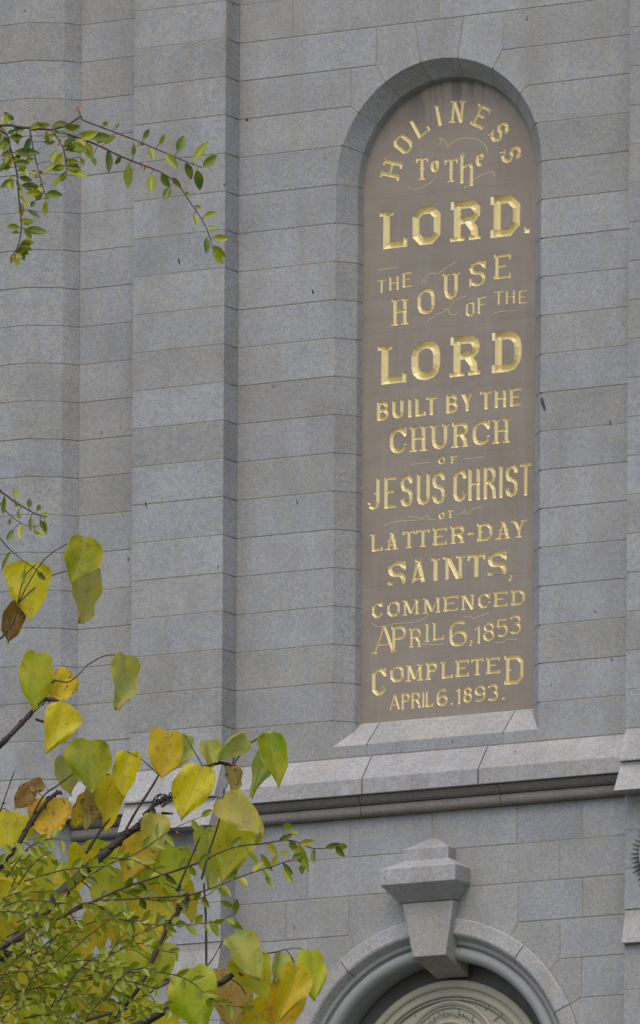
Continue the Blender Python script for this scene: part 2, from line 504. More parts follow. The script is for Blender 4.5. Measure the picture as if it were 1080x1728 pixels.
both([(0, -19), (3.935, -19), (3.935, -18.69), (NC[0] - NR, -18.69), (NC[0] - NR, -18), (0, -18)], CX + .008,
     lambda p, q: narc(p, q) or (abs(p[1] + 18.69) < .01 and abs(q[1] + 18.69) < .01))
wall_block(rect(3.935, 7.94, -19, -18.69), wall, g, tight=lambda p, q: abs(p[1] + 18.69) < .01 and abs(q[1] + 18.69) < .01)

# splayed reveal of the niche
nprof = [(NR, 0.0), (NR - .389, .463), (NR - .437, .72)]
back = [(r + .008, y + .003) for r, y in nprof]
niche_arch = sweep('niche_arch', back, NC, arange(0, 180, 4), M['mortar'], church, legs=-19.0, cap=False)
brk = [0.76, 20.1, 38, 58.5, 79.6, 100.4, 121.5, 142, 159.9, 179.24]
for a0, a1 in zip(brk[:-1], brk[1:]):
    sweep('arch_stone', nprof + [(NR - .3, .9), (NR + .02, .2)], NC, arange(a0, a1), g, niche_arch, gap=G2 * .8)
for k in range(5, 20):
    for sgn in (1, -1):
        z1 = 1 - k - G2; z0 = -k + G2
        if k == 5: z1 = -4 - G2
        pr = nprof + [(NR - .3, .9), (NR + .02, .2)]
        vs = [W(NC[0] + sgn * r, y, z) for z in (z0, z1) for r, y in pr]
        n = len(pr); fs = [list(range(n)), list(range(n, 2 * n))[::-1]]
        for i in range(n):
            j = (i + 1) % n; fs.append([i, j, n + j, n + i])
        link('jamb_stone', vs, fs, g, niche_arch, origin=W(NC[0] + sgn * NR, 0, z0))

# sloping sill under the tablet
sill = box('window_sill', 2.93, 8.96, .1, .9, -19.0, -18.75, M['mortar'], church)
def sill_stone(xa, xb):
    pr = [(0.0, -18.69), (0.012, -18.675), (.74, -17.97), (.95, -17.97), (.95, -18.95), (0.03, -18.95)]
    profile_x('sill_stone', pr, xa, xb, M['granite_light'], sill, gap=.016)
sill_stone(2.93, 3.935); sill_stone(3.935, 7.94); sill_stone(7.94, 8.96)

# string course under the niche
string = box('string_course', 0.02, XR - .02, -.38, .3, -20.04, -19.62, M['mortar'], church)
sprof = [(0.10, -19.015), (0, -19.015), (-.53, -19.67), (-.535, -19.69), (-.535, -20.07), (-.52, -20.085), (-.44, -20.085), (-.40, -20.06), (.1, -20.06)]
mprof = [(-.40, -20.09), (-.38, -20.16), (-.31, -20.25), (-.24, -20.30), (-.20, -20.31)]
for i in range(9):
    a = rad(100 + i * 180 / 8 * .95); mprof.append((-.13 + .135 * math.cos(a), -20.46 + .145 * math.sin(a)))
mprof += [(-.02, -20.60), (.1, -20.60), (.1, -20.09)]
xs = [0.0, 4.085, 7.507, XR]
for a, b in zip(xs[:-1], xs[1:]):
    profile_x('string_stone', sprof, a, b, M['granite_light'], string, gap=.018)
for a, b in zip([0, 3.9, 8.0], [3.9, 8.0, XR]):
    profile_x('moulding_stone', mprof, a, b, M['granite_grime_shade'], string, gap=.01)

# courses round the window arch
zA, zB, zC, zD, zE, zF = -21.61, -22.62, -23.65, -24.68, -25.72, -26.75
def rows(z1, z0, xs):
    for a, b in zip(xs[:-1], xs[1:]): wall_block(rect(a, b, z0, z1), wall, g)
rows(-20.6, zA, [0, 1.62, 3.443, 5.89, 8.37, 10.27, XR])
rows(zA, zB, [0, 2.19, 5.93, 9.62, XR])
for s in (1, -1):
    mm = (lambda p: p) if s == 1 else (lambda p: mirror(p, CX))
    j1, j2 = (3.44, 1.56)
    B_ = lambda p: wall_block(mm(p), wall, g, tight=warc)
    B_(rect(0, j2, zC, zB)); B_(rect(j2, j1, zC, zB))
    B_([(j1, zB), (j1, zC)] + arcpts(WC, WR, 120.8, 90) + [(CX, zB)])
    B_(rect(0, 2.22, zD, zC))
    B_([(2.22, zC), (2.22, zD)] + arcpts(WC, WR, 140, 120.8) + [(3.44, zC)])
    B_(rect(0, 1.57, zE, zD))
    B_([(1.57, zD), (1.57, zE)] + arcpts(WC, WR, 154.2, 140) + [(2.22, zD)])
    B_([(0, zE), (0, zF)] + arcpts(WC, WR, 166.1, 154.2) + [(1.57, zE)])
    B_([(0, zF), (0, -27.82)] + arcpts(WC, WR, 180, 166.1))
    for k in range(5):
        B_(rect(0, WC[0] - WR, -28.85 - k * 1.03, -27.82 - k * 1.03))

# round arched window with hood
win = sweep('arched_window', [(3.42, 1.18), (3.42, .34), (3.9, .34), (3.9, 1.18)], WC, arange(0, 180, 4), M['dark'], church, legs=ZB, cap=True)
hood = [(4.466, .05), (4.462, -.075), (4.43, -.11), (4.08, -.125), (4.03, -.10), (3.99, -.04), (3.86, .18), (3.86, .4), (4.3, .4)]
hb = [0, 25.7, 52.6, 90, 127.4, 154.3, 180]
for a0, a1 in zip(hb[:-1], hb[1:]):
    sweep('hood_stone', hood, WC, arange(a0, a1), M['granite_light'], win, gap=.014)
for sx in (1, -1):
    for z1 in (-27.84, -29.5, -31.2):
        vs = [W(WC[0] + sx * r, y, z) for z in (z1, z1 - 1.64) for r, y in hood]
        n = len(hood); fs = [list(range(n)), list(range(n, 2 * n))[::-1]] + [[i, (i + 1) % n, n + (i + 1) % n, n + i] for i in range(n)]
        link('hood_stone', vs, fs, M['granite_light'], win, origin=W(WC[0] + sx * WR, 0, z1))
fr = [(3.9, .30), (3.9, .11), (3.85, .10), (3.80, .12), (3.79, .19), (3.76, .20)]
for i in range(11):
    a = rad(20 + i * 16); fr.append((3.585 + .185 * math.cos(a), .30 - .20 * math.sin(a)))
fr += [(3.40, .36), (3.40, 1.0)]
sweep('frame_moulding', fr, WC, arange(0, 180, 2.5), M['steel'], win, legs=ZB, smooth=False, cap=False)
# back of the recess, dark
tri = [WC] 
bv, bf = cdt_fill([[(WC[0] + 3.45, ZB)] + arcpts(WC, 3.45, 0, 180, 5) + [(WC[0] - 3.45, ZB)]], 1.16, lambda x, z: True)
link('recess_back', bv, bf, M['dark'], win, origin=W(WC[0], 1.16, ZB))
typ = [(2.97, 1.15), (2.97, .93), (2.95, .89), (2.90, .87), (2.80, .87), (2.76, .90), (2.75, .95), (2.70, .96), (2.66, .92), (2.60, .90), (2.55, .91), (2.53, .95), (2.53, .99)]
sweep('tympanum_rim', typ, WC, arange(0, 180, 2.5), M['cream'], win, legs=ZB, cap=False)
tv, tf = cdt_fill([arcpts(WC, 2.56, 0, 180, 3) + [(WC[0] - 2.56, -29.0), (WC[0] + 2.56, -29.0)]], .985, lambda x, z: True)
link('tympanum', tv, tf, M['cream'], win, origin=W(WC[0], .985, -29.0))
def ringp(r0, r1, y0, y1): return [(r1, y0), (r1, y1), ((r0 + r1) / 2, y1 - .03), (r0, y1), (r0, y0)]
sweep('relief_ring', ringp(2.43, 2.47, .985, .945), WC, arange(0, 180, 3), M['cream_dark'], win, cap=False)
TC = (5.94, -26.80)
sweep('relief_ring', [(1.42, .985), (1.41, .90), (1.36, .87), (1.30, .90), (1.27, .95), (1.24, .93), (1.20, .985)], TC, arange(0, 360, 5), M['cream'], win, cap=False)
for i in range(25):     # sun rays cut round the inner ring
    a = 4 + i * 14.4
    r0, r1, w = 1.50, (2.0 if i % 2 == 0 else 1.8), .022
    if abs(math.sin(rad(a))) * r1 + TC[1] > -25.45: r1 = 1.66
    ca, sa = math.cos(rad(a)), math.sin(rad(a))
    vs = []
    for r, ww in ((r0, w * .7), (r1, w * 1.3)):
        for sg in (1, -1):
            for y in (.985, .955):
                vs.append(W(TC[0] + r * ca - sg * ww * sa, y, TC[1] + r * sa + sg * ww * ca))
    link('ray', vs, [[0, 2, 3, 1], [4, 5, 7, 6], [0, 1, 5, 4], [2, 6, 7, 3], [1, 3, 7, 5]], M['cream_dark'], win, origin=W(TC[0] + r0 * ca, .95, TC[1] + r0 * sa))
for i in range(16):
    a = 10 + i * 22.5
    ca, sa = math.cos(rad(a)), math.sin(rad(a)); vs = []
    for r in (1.08, 1.22):
        for sg in (1, -1):
            for y in (.985, .965): vs.append(W(TC[0] + r * ca - sg * .012 * sa, y, TC[1] + r * sa + sg * .012 * ca))
    link('panel_line', vs, [[0, 2, 3, 1], [4, 5, 7, 6], [0, 1, 5, 4], [2, 6, 7, 3], [1, 3, 7, 5]], M['cream_dark'], win, origin=W(TC[0] + ca, .96, TC[1] + sa))
# wreath of leaves and rosette
wv, wf = [], []
for i in range(46):
    a = rad(i * 8 + random.uniform(-2, 2)); r = 1.0 + random.uniform(-.03, .05)
    for t in (-1, 1):
        b = len(wv); th = a + t * rad(50) * random.uniform(.7, 1.2)
        px, pz = TC[0] + r * math.cos(a), TC[1] + r * math.sin(a)
        L = .13; w = .03
        dx, dz = math.cos(th), math.sin(th)
        for q in ((0, 0, 0), (L * .5, w, -.05), (L, 0, -.09), (L * .5, -w, -.05)):
            wv.append(W(px + dx * q[0] - dz * q[1], .96 + q[2], pz + dz * q[0] + dx * q[1]))
        wf += [[b, b + 1, b + 2], [b, b + 2, b + 3]]
link('wreath', wv, wf, M['cream_dark'], win, kind='stuff', origin=W(TC[0], .96, TC[1]))
sweep('rosette', [(.90, .985), (.89, .86), (.84, .83), (.78, .88), (.74, .88), (.68, .83), (.62, .82), (.60, .88), (.50, .84), (.3, .78), (.01, .76)], TC, arange(0, 360, 8), M['cream'], win, cap=False)

# keystone with its moulded cap
def stack(name, levels, mat, parent, yb=.12, smooth=False):
    vs, fs = [], []
    for cx_, hw, yf, z in levels:
        vs += [W(cx_ - hw, yb, z), W(cx_ - hw, yf, z), W(cx_ + hw, yf, z), W(cx_ + hw, yb, z)]
    for k in range(len(levels) - 1):
        a, b = 4 * k, 4 * k + 4
        for i in range(4):
            j = (i + 1) % 4; fs.append([a + i, a + j, b + j, b + i])
    fs.append([3, 2, 1, 0]); t = 4 * (len(levels) - 1); fs.append([t, t + 1, t + 2, t + 3])
    o = link(name, vs, fs, mat, parent, origin=W(levels[0][0], 0, levels[0][3]))
    bv_ = o.modifiers.new('arris', 'BEVEL'); bv_.width = .008; bv_.segments = 2; bv_.limit_method = 'ANGLE'; bv_.angle_limit = rad(20)
    return o
kx = 5.95
kv = [W(kx - .755, -.35, -22.99), W(kx + .755, -.35, -22.99), W(6.0 + .485, -.35, -24.40), W(6.0 - .475, -.35, -24.40),
      W(kx - .755, .62, -22.99), W(kx + .755, .62, -22.99), W(6.0 + .48, .95, -24.80), W(6.0 - .46, .95, -24.80)]
key = link('keystone', kv, [[0, 3, 2, 1], [4, 5, 6, 7], [0, 1, 5, 4], [3, 7, 6, 2], [0, 4, 7, 3], [1, 2, 6, 5]], M['granite_warm'], church, origin=W(kx, 0, -23.5))
bb = key.modifiers.new('arris', 'BEVEL'); bb.width = .008; bb.segments = 2
cx_ = 5.92
stack('keystone_cap', [(cx_, .79, -.37, -22.975), (cx_, 1.09, -.845, -22.56), (cx_, 1.10, -.85, -22.54), (cx_, 1.10, -.85, -22.15), (cx_, .70, -.42, -21.92),
                       (cx_, .655, -.40, -21.90), (cx_, .655, -.40, -21.60), (cx_, .02, .10, -21.22)], M['granite_light'], key)

# ---- buttresses, recess and corner turret
LOW = [-20.6, zA, zB, zC, zD, zE, zF, -27.82, -28.85, -29.88, -30.91, -31.94, -33.0]
HIGH = [4 - i for i in range(24)]          # 4 .. -19
def buttress(x0, x1, splay_r, splay_l):
    xm = (x0 + x1) / 2
    core = box('buttress', x0 + .007, x1 - .002, -.667, .3, ZB, ZT, M['mortar'], church)
    plan = [(x0 - splay_l, .2), (x0, -.674), (x1, -.674), (x1 + splay_r, .0), (x1 + splay_r, .2)]
    for a, b in zip(HIGH[1:], HIGH[:-1]): plan_block(('b', x0), plan, a, b, core, g)
    for a, b in zip(LOW[1:], LOW[:-1]):
        if abs(b - zD) < .01 or abs(b - zC) < .01: continue
        plan_block(('b', x0), plan, a, b, core, g)
    # weathered offsets
    def tier(name, levels, mat):
        vs, fs = [], []
        for yf, z in levels: vs += [W(x0 + .003, .1, z), W(x0 + .003, yf, z), W(x1 + .0, yf, z), W(x1 + splay_r, .0, z), W(x1 + splay_r, .1, z)]
        for k in range(len(levels) - 1):
            for i in range(4): fs.append([5 * k + i, 5 * k + i + 1, 5 * k + 6 + i, 5 * k + 5 + i])
        t = 5 * (len(levels) - 1)
        fs += [[4, 3, 2, 1, 0], [t, t + 1, t + 2, t + 3, t + 4]]
        return link(name, vs, fs, mat, core, origin=W(xm, levels[0][0], levels[0][1]))
    tier('weathering_stone', [(-1.0, -19.90), (-1.05, -19.89), (-1.05, -19.85), (-.674, -19.02)], M['granite_light'])
    tier('offset_stone', [(-.74, -20.70), (-1.30, -20.70), (-1.33, -20.69), (-.96, -20.00), (-.96, -19.92)], M['granite_light'])
    tier('offset_stone', [(-.70, zC + .0), (-.70, zC + .02)], g)
    tier('offset_stone', [(-.70, -24.54), (-.83, -24.54), (-.84, -24.52), (-.675, -23.85), (-.674, zC - .02)], M['granite_light'])
    plan_block(('b2', x0), plan, zE, -24.55, core, g)
    return core
bA = buttress(-2.78, -.03, .03, 0.0)
bB = buttress(11.86, 14.63, .03, 0.0)

rc = box('recessed_wall', -4.85, -2.7, .011, .3, ZB, ZT, M['mortar'], church)
for a, b in zip(HIGH[1:], HIGH[:-1]): wall_block(rect(-4.80, -2.79, a, b), rc, g)
for a, b in zip(LOW[1:], LOW[:-1]): wall_block(rect(-4.80, -2.79, a, b), rc, g)
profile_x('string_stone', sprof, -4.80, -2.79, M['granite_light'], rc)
profile_x('moulding_stone', mprof, -4.80, -2.79, M['granite_grime_shade'], rc)

tplan = [(-12, .3), (-12, -.39), (-11.7, -.39), (-10.9, -.89), (-5.89, -.89), (-5.085, -.39), (-4.80, 0), (-4.80, .3)]
tcore = [(-11.9, .25), (-11.9, -.378), (-11.69, -.378), (-10.89, -.878), (-5.893, -.878), (-5.094, -.384), (-4.812, .006), (-4.812, .25)]
n = len(tcore); tc_ = ccw(tcore)
tur = link('corner_turret', [W(x, y, ZB) for x, y in tc_] + [W(x, y, ZT) for x, y in tc_],
           [list(range(n))[::-1], list(range(n, 2 * n))] + [[i, (i + 1) % n, n + (i + 1) % n, n + i] for i in range(n)], M['mortar'], church, origin=W(-8.4, 0, ZB))
ta = [(-12, .3), (-12, -.39), (-11.7, -.39), (-10.9, -.89), (-7.9, -.89), (-7.9, .3)]
tb = [(-7.86, .3), (-7.86, -.89), (-5.89, -.89), (-5.085, -.39), (-4.80, 0), (-4.80, .3)]
for a, b in list(zip(HIGH[1:], HIGH[:-1])) + list(zip(LOW[1:], LOW[:-1])):
    plan_block('ta', ta, a, b, tur, g); plan_block('tb', tb, a, b, tur, g)
tb2 = [(-12, .3), (-12, -.9), (-11.7, -.9), (-10.9, -1.38), (-5.75, -1.38), (-4.82, -.75), (-4.80, 0), (-4.80, .3)]
plan_block('tstr', tb2, -20.1, -19.5, tur, M['granite_light'], 'string_stone')
plan_block('tstr2', tplan, -19.5, -19.0, tur, M['granite_light'], 'string_stone')
plan_block('tstr3', tplan, -20.6, -20.1, tur, M['granite_warm'], 'moulding_stone')

# carved sun face on the right buttress
SC = (13.24, -22.30)
sw = link('carved_sunstone', [W(SC[0] + .88 * math.cos(rad(a * 10)), yy, SC[1] + .88 * math.sin(rad(a * 10))) for yy in (-.66, -.86) for a in range(36)],
          [list(range(36, 72))] + [[i, (i + 1) % 36, 36 + (i + 1) % 36, 36 + i] for i in range(36)], M['granite_warm'], bB, origin=W(SC[0], -.66, SC[1]))
for i in range(60):
    a = rad(i * 6 + 2); L = (1.24, 1.17, 1.21)[i % 3]
    ca, sa = math.cos(a), math.sin(a); w = .046
    vs = [W(SC[0] + .86 * ca - w * sa, -.665, SC[1] + .86 * sa + w * ca), W(SC[0] + .86 * ca + w * sa, -.665, SC[1] + .86 * sa - w * ca),
          W(SC[0] + .86 * ca, -.82, SC[1] + .86 * sa), W(SC[0] + L * ca, -.68, SC[1] + L * sa)]
    link('stone_ray', vs, [[0, 2, 3], [2, 1, 3], [0, 1, 2]], M['granite_warm'], bB, origin=W(SC[0] + ca, -.68, SC[1] + sa))

# plain masonry continuing outside the picture
box('upper_wall', -12, 14.6, .01, 2.0, ZT, 40, g, church)
box('lower_wall', -12, 14.6, .01, 2.0, -GZ, ZB, g, church)
box('backing_wall', -12, 14.6, 1.2, 2.0, ZB, ZT, M['dark'], church)
box('side_wall', 14.66, 40, .01, 2.0, -GZ, 40, g, church)
box('side_wall', -40, -12.02, .01, 2.0, -GZ, 40, g, church)

# single large mica inclusions one can point to
FL = [(9.06, -10.28, .055, .19), (11.02, -10.95, .025, .085), (2.25, -6.73, .03, .07), (.24, -2.02, .045, .04), (10.6, -19.43, .055, .12), (1.82, -12.2, .022, .08),
      (-2.35, -12.0, .025, .1), (-1.4, -5.7, .03, .09)]
for x, z, a, b in FL:
    yy = 0.0
    if x < -.05: yy = -.674
    if z < -19.1: yy = -.10
    pts = [(x + a * math.cos(t * math.pi / 5) * random.uniform(.75, 1.15) - .25 * b * math.sin(t * math.pi / 5), z + b * math.sin(t * math.pi / 5) * random.uniform(.8, 1.1)) for t in range(10)]
    if z < -19.1: continue
    link('dark_inclusion', [W(p[0], yy - .007, p[1]) for p in pts], [list(range(10))], M['fleck'], wall if x > 0 else bA, origin=W(x, yy, z))

# ------------------------------------------------------------------ inscription tablet
tablet = thing('inscription_tablet', W(NC[0], .70, -18.05),
               'tall brown arched stone tablet with gilded incised church inscription set in the niche', 'inscription')
TY = .70

def strip(pts, t, closed=False):
    """thick path with mitred corners -> quads, plus its centre line"""
    n = len(pts); P = [Vector(p) for p in pts]; L, R_ = [], []
    for i in range(n):
        if closed: a, b = P[i - 1], P[(i + 1) % n]
        else: a, b = P[max(i - 1, 0)], P[min(i + 1, n - 1)]
        e0 = (P[i] - a); e1 = (b - P[i])
        if e0.length < 1e-9: e0 = e1
        if e1.length < 1e-9: e1 = e0
        e0.normalize(); e1.normalize()
        n0 = Vector((-e0.y, e0.x)); n1 = Vector((-e1.y, e1.x)); m = n0 + n1
        m = m / max(m.dot(n0), .45)
        L.append(P[i] + m * t / 2); R_.append(P[i] - m * t / 2)
    rng = range(n) if closed else range(n - 1)
    quads = [[L[i], R_[i], R_[(i + 1) % n], L[(i + 1) % n]] for i in rng]
    # centre line pulled back from free ends
    C = [p.copy() for p in P]
    if not closed:
        for a, b in ((0, 1), (-1, -2)):
            d = C[b] - C[a]
            if d.length > t * .7: C[a] = C[a] + d.normalized() * (t * .5)
    return quads, [(C[i], C[(i + 1) % n]) for i in rng]

def ocorner(x0, y0, x1, y1, k, nseg, a0, a1, ky=None):
    """points of a rounded box between angles (ccw from +x), corners cut by k in nseg steps"""
    ky = min(ky or k, (y1 - y0) * .49); k = min(k, (x1 - x0) * .49)
    cs = [((x1 - k, y1 - ky), 0), ((x0 + k, y1 - ky), 90), ((x0 + k, y0 + ky), 180), ((x1 - k, y0 + ky), 270)]
    pts = []
    for rep in (-1, 0, 1, 2):
        for (c, s) in cs:
            for i in range(nseg + 1):
                a = s + 90 * i / nseg
                aa = rep * 360 + a
                if (i == nseg and abs(aa - a0) < 1e-6) or (i == 0 and abs(aa - a1) < 1e-6): continue
                pts.append((aa, (c[0] + k * math.cos(rad(a)), c[1] + ky * math.sin(rad(a)))))
    return [p for a, p in pts if a0 - 1e-6 <= a <= a1 + 1e-6]

def glyph(ch, w, h, t, serif, ns):
    """-> (polys, centre segments); ns = corner steps (1 octagonal, 4 round)"""
    c = t / 2; e = .42 * t if serif else 0; st = t * .62
    k = min(w, h) * (.24 if ns == 1 else .36)
    xl, xr = e + c, w - e - c; yb, yt = c * .9, h - c * .9; xm = w / 2; ym = h * .52
    Q, C = [], []
    def path(pts, closed=False, tt=None):
        q, s = strip(pts, tt or t, closed); Q.extend(q); C.extend(s)
    def sf(x, y, wd=None):          # serif bar centred on x
        if not serif: return
        hw = (wd or (c + e * 1.25)); y0 = 0 if y == 0 else h - st
        Q.append([Vector((x - hw, y0)), Vector((x + hw, y0)), Vector((x + hw, y0 + st)), Vector((x - hw, y0 + st))])
        C.append((Vector((x - hw + st * .4, y0 + st / 2)), Vector((x + hw - st * .4, y0 + st / 2))))
    def stem(x, y0=0, y1=None): path([(x, y0), (x, h if y1 is None else y1)])
    if ch == 'I' or ch == '1':
        if ch == '1':
            stem(w - c); path([(w - c, h), (0, h * .78)], tt=t * .7)
        else:
            stem(xm); sf(xm, 0); sf(xm, 1)
    elif ch == 'H':
        stem(xl); stem(xr); path([(xl, ym), (xr, ym)], tt=t * .8)
        for x in (xl, xr): sf(x, 0); sf(x, 1)
    elif ch == 'L':
        stem(xl); path([(xl, yb), (w - c * .6, yb)], tt=t * .9); path([(w - c * .55, 0), (w - c * .55, h * .27)], tt=t * .55); sf(xl, 1)
    elif ch in 'Oo0':
        path(ocorner(c, c, w - c, h - c, k - c * .3, ns, 0, 360), True)
    elif ch == 'D':
        path([(0, yt)] + ocorner(xl, yb, w - c, yt, k, ns, 270, 450)[::-1] + [(0, yb)]); stem(xl)
    elif ch in 'PRB':
        kk = min(k, h * (.13 if ns == 1 else .2))
        path([(0, yt)] + ocorner(xl, ym, w - c - (.06 * w), yt, kk, ns, 270, 450)[::-1] + [(xl, ym)])
        stem(xl); 
        if ch != 'B': sf(xl, 0)
        if ch == 'R':
            path([(w * .52, ym), (xr - .05 * w, h * .28), (xr, 0)]); sf(xr - .02 * w, 0, c + e * .8)
        if ch == 'B':
            path([(0, yb)] + ocorner(xl, yb, w - c, ym, kk, ns, 270, 450) + [(xl, ym)])
    elif ch == 'C':
        p = ocorner(c, c, w - c, h - c, k, ns, 0, 360)
        path([(w - c, h * .70)] + ocorner(c, c, w - c, h - c, k, ns, 0, 360) + [(w - c, h * .30)])
        if serif: path([(w - c * .5, h * .66), (w - c * .5, h)], tt=t * .5)
    elif ch == 'U':
        path([(xl, h)] + ocorner(xl, c, xr, h, k, ns, 180, 360) + [(xr, h)]); sf(xl, 1); sf(xr, 1)
    elif ch == 'J':
        path([(xr, h)] + ocorner(c, c, xr, h * .9, k, ns, 180, 360)[::-1] + [(c, h * .22)]); sf(xr, 1)
    elif ch == 'S':
        kk = min(k, h * .22)
        up = ocorner(c, ym, w - c, yt, kk, ns, 0, 270)
        dn = ocorner(c, yb, w - c, ym, kk, ns, -180, 90)[::-1]
        path([(w - c, h * .72)] + up + dn[0:] + [(c, h * .28)])
        if serif: path([(w - c * .5, h * .66), (w - c * .5, h)], tt=t * .5); path([(c * .5, h * .32), (c * .5, 0)], tt=t * .5)
    elif ch == 'E' or ch == 'F':
        stem(xl); path([(0, yt), (w - c * .5, yt)], tt=t * .85); path([(xl, ym), (w * .74, ym)], tt=t * .75)
        if serif: path([(w - c * .5, h), (w - c * .5, h * .76)], tt=t * .5)
        if ch == 'E':
            path([(0, yb), (w - c * .5, yb)], tt=t * .85)
            if serif: path([(w - c * .5, 0), (w - c * .5, h * .25)], tt=t * .5)
        else: sf(xl, 0)
    elif ch == 'T':
        stem(xm); path([(0, yt), (w, yt)], tt=t * .85); sf(xm, 0)
        if serif:
            path([(c * .5, h), (c * .5, h * .76)], tt=t * .5); path([(w - c * .5, h), (w - c * .5, h * .76)], tt=t * .5)
    elif ch == 'N':
        path([(xl, 0), (xl, h)], tt=t * .8); path([(xr, 0), (xr, h)], tt=t * .8); path([(xl, h), (xr, 0)]); sf(xl, 0); sf(xl, 1); sf(xr, 1)
    elif ch == 'M':
        path([(xl, 0), (xl, h)], tt=t * .8); stem(xr); path([(xl, h), (xm, h * .12)]); path([(xm, h * .12), (xr, h)], tt=t * .8)
        sf(xl, 0); sf(xr, 0); sf(xl, 1); sf(xr, 1)
    elif ch == 'A':
        path([(xl, 0), (xm, h)], tt=t * .75); path([(xm, h), (xr, 0)]); path([(w * .3, h * .3), (w * .7, h * .3)], tt=t * .6)
        sf(xl, 0); sf(xr, 0); sf(xm, 1, c + e * .5)
    elif ch == 'Y':
        path([(xl, h), (xm, h * .45)]); path([(xr, h), (xm, h * .45)], tt=t * .8); path([(xm, h * .5), (xm, 0)]); sf(xm, 0); sf(xl, 1); sf(xr, 1)
    elif ch == 'h':
        stem(c); path([(c, h * .55)] + ocorner(c, 0, w - c, h * .62, k * .7, ns, 0, 90)[::-1] + [(w - c, -h * .12)]); path([(0, h - c), (c * 2.4, h - c)], tt=t * .7)
        path([(w - c, -h * .08), (w * .3, -h * .14)], tt=t * .4)
    elif ch == 'e':
        path([(c, h * .5), (w - c, h * .58)], tt=t * .7)
        path([(w - c, h * .58)] + ocorner(c, c, w - c, h - c, k, 3, 40, 315))
    elif ch == '6':
        lo = ocorner(c, c, w - c, h * .56, min(k, h * .26), 3, 0, 360)
        path(lo, True); path([(w * .86, h * .88)] + ocorner(c, c, w - c, h - c, k, 3, 75, 200))
    elif ch == '9':
        path(ocorner(c, h * .44, w - c, h - c, min(k, h * .26), 3, 0, 360), True); path([(w * .14, h * .1)] + ocorner(c, c, w - c, h - c, k, 3, 255, 380))
    elif ch == '8':
        path(ocorner(c, c, w - c, h * .55, min(k, h * .24), 3, 0, 360), True); path(ocorner(c * 1.4, h * .53, w - c * 1.4, h - c, min(k, h * .22), 3, 0, 360), True)
    elif ch == '5':
        path([(w - c, yt), (w * .16, yt), (w * .12, h * .56)], tt=t * .85)
        path([(w * .12, h * .54)] + ocorner(c, c, w - c, h * .64, min(k, h * .28), 3, -165, 110)[::-1])
    elif ch == '3':
        path([(c, h * .84)] + ocorner(c, h * .5, w - c * 1.4, h - c, min(k, h * .22), 3, -60, 140)[::-1] )
        path(ocorner(c, c, w - c, h * .55, min(k, h * .24), 3, -150, 90)[::-1])
    elif ch == '.':
        Q.append([Vector((0, 0)), Vector((w, 0)), Vector((w, h)), Vector((0, h))]); C.append((Vector((w * .45, h * .5)), Vector((w * .55, h * .5))))
    elif ch == ',':
        path([(w * .6, h), (w * .6, h * .5), (w * .2, 0)], tt=w * .55)
    elif ch == '-':
        path([(0, h / 2), (w, h / 2)], tt=t)
    return Q, C

def spur(Q, C, w, h, t, ch):
    """little points at mid height of the ornamental capitals"""
    xs = {'H': (.22, .78), 'U': (.2, .8), 'O': (.1, .9), 'T': (.5,), 'E': (.2,), 'I': (.5,), 'C': (.12,), 'D': (.25, .88), 'L': (.25,), 'A': (.3, .72), 'J': (.72,), 'S': (), 'R': (.22,), 'P': (.25,), 'Y': (.5,)}.get(ch, ())
    for x in xs:
        s = t * .95
        Q.append([Vector((w * x - s, h * .5)), Vector((w * x, h * .5 - s * .28)), Vector((w * x + s, h * .5)), Vector((w * x, h * .5 + s * .28))])

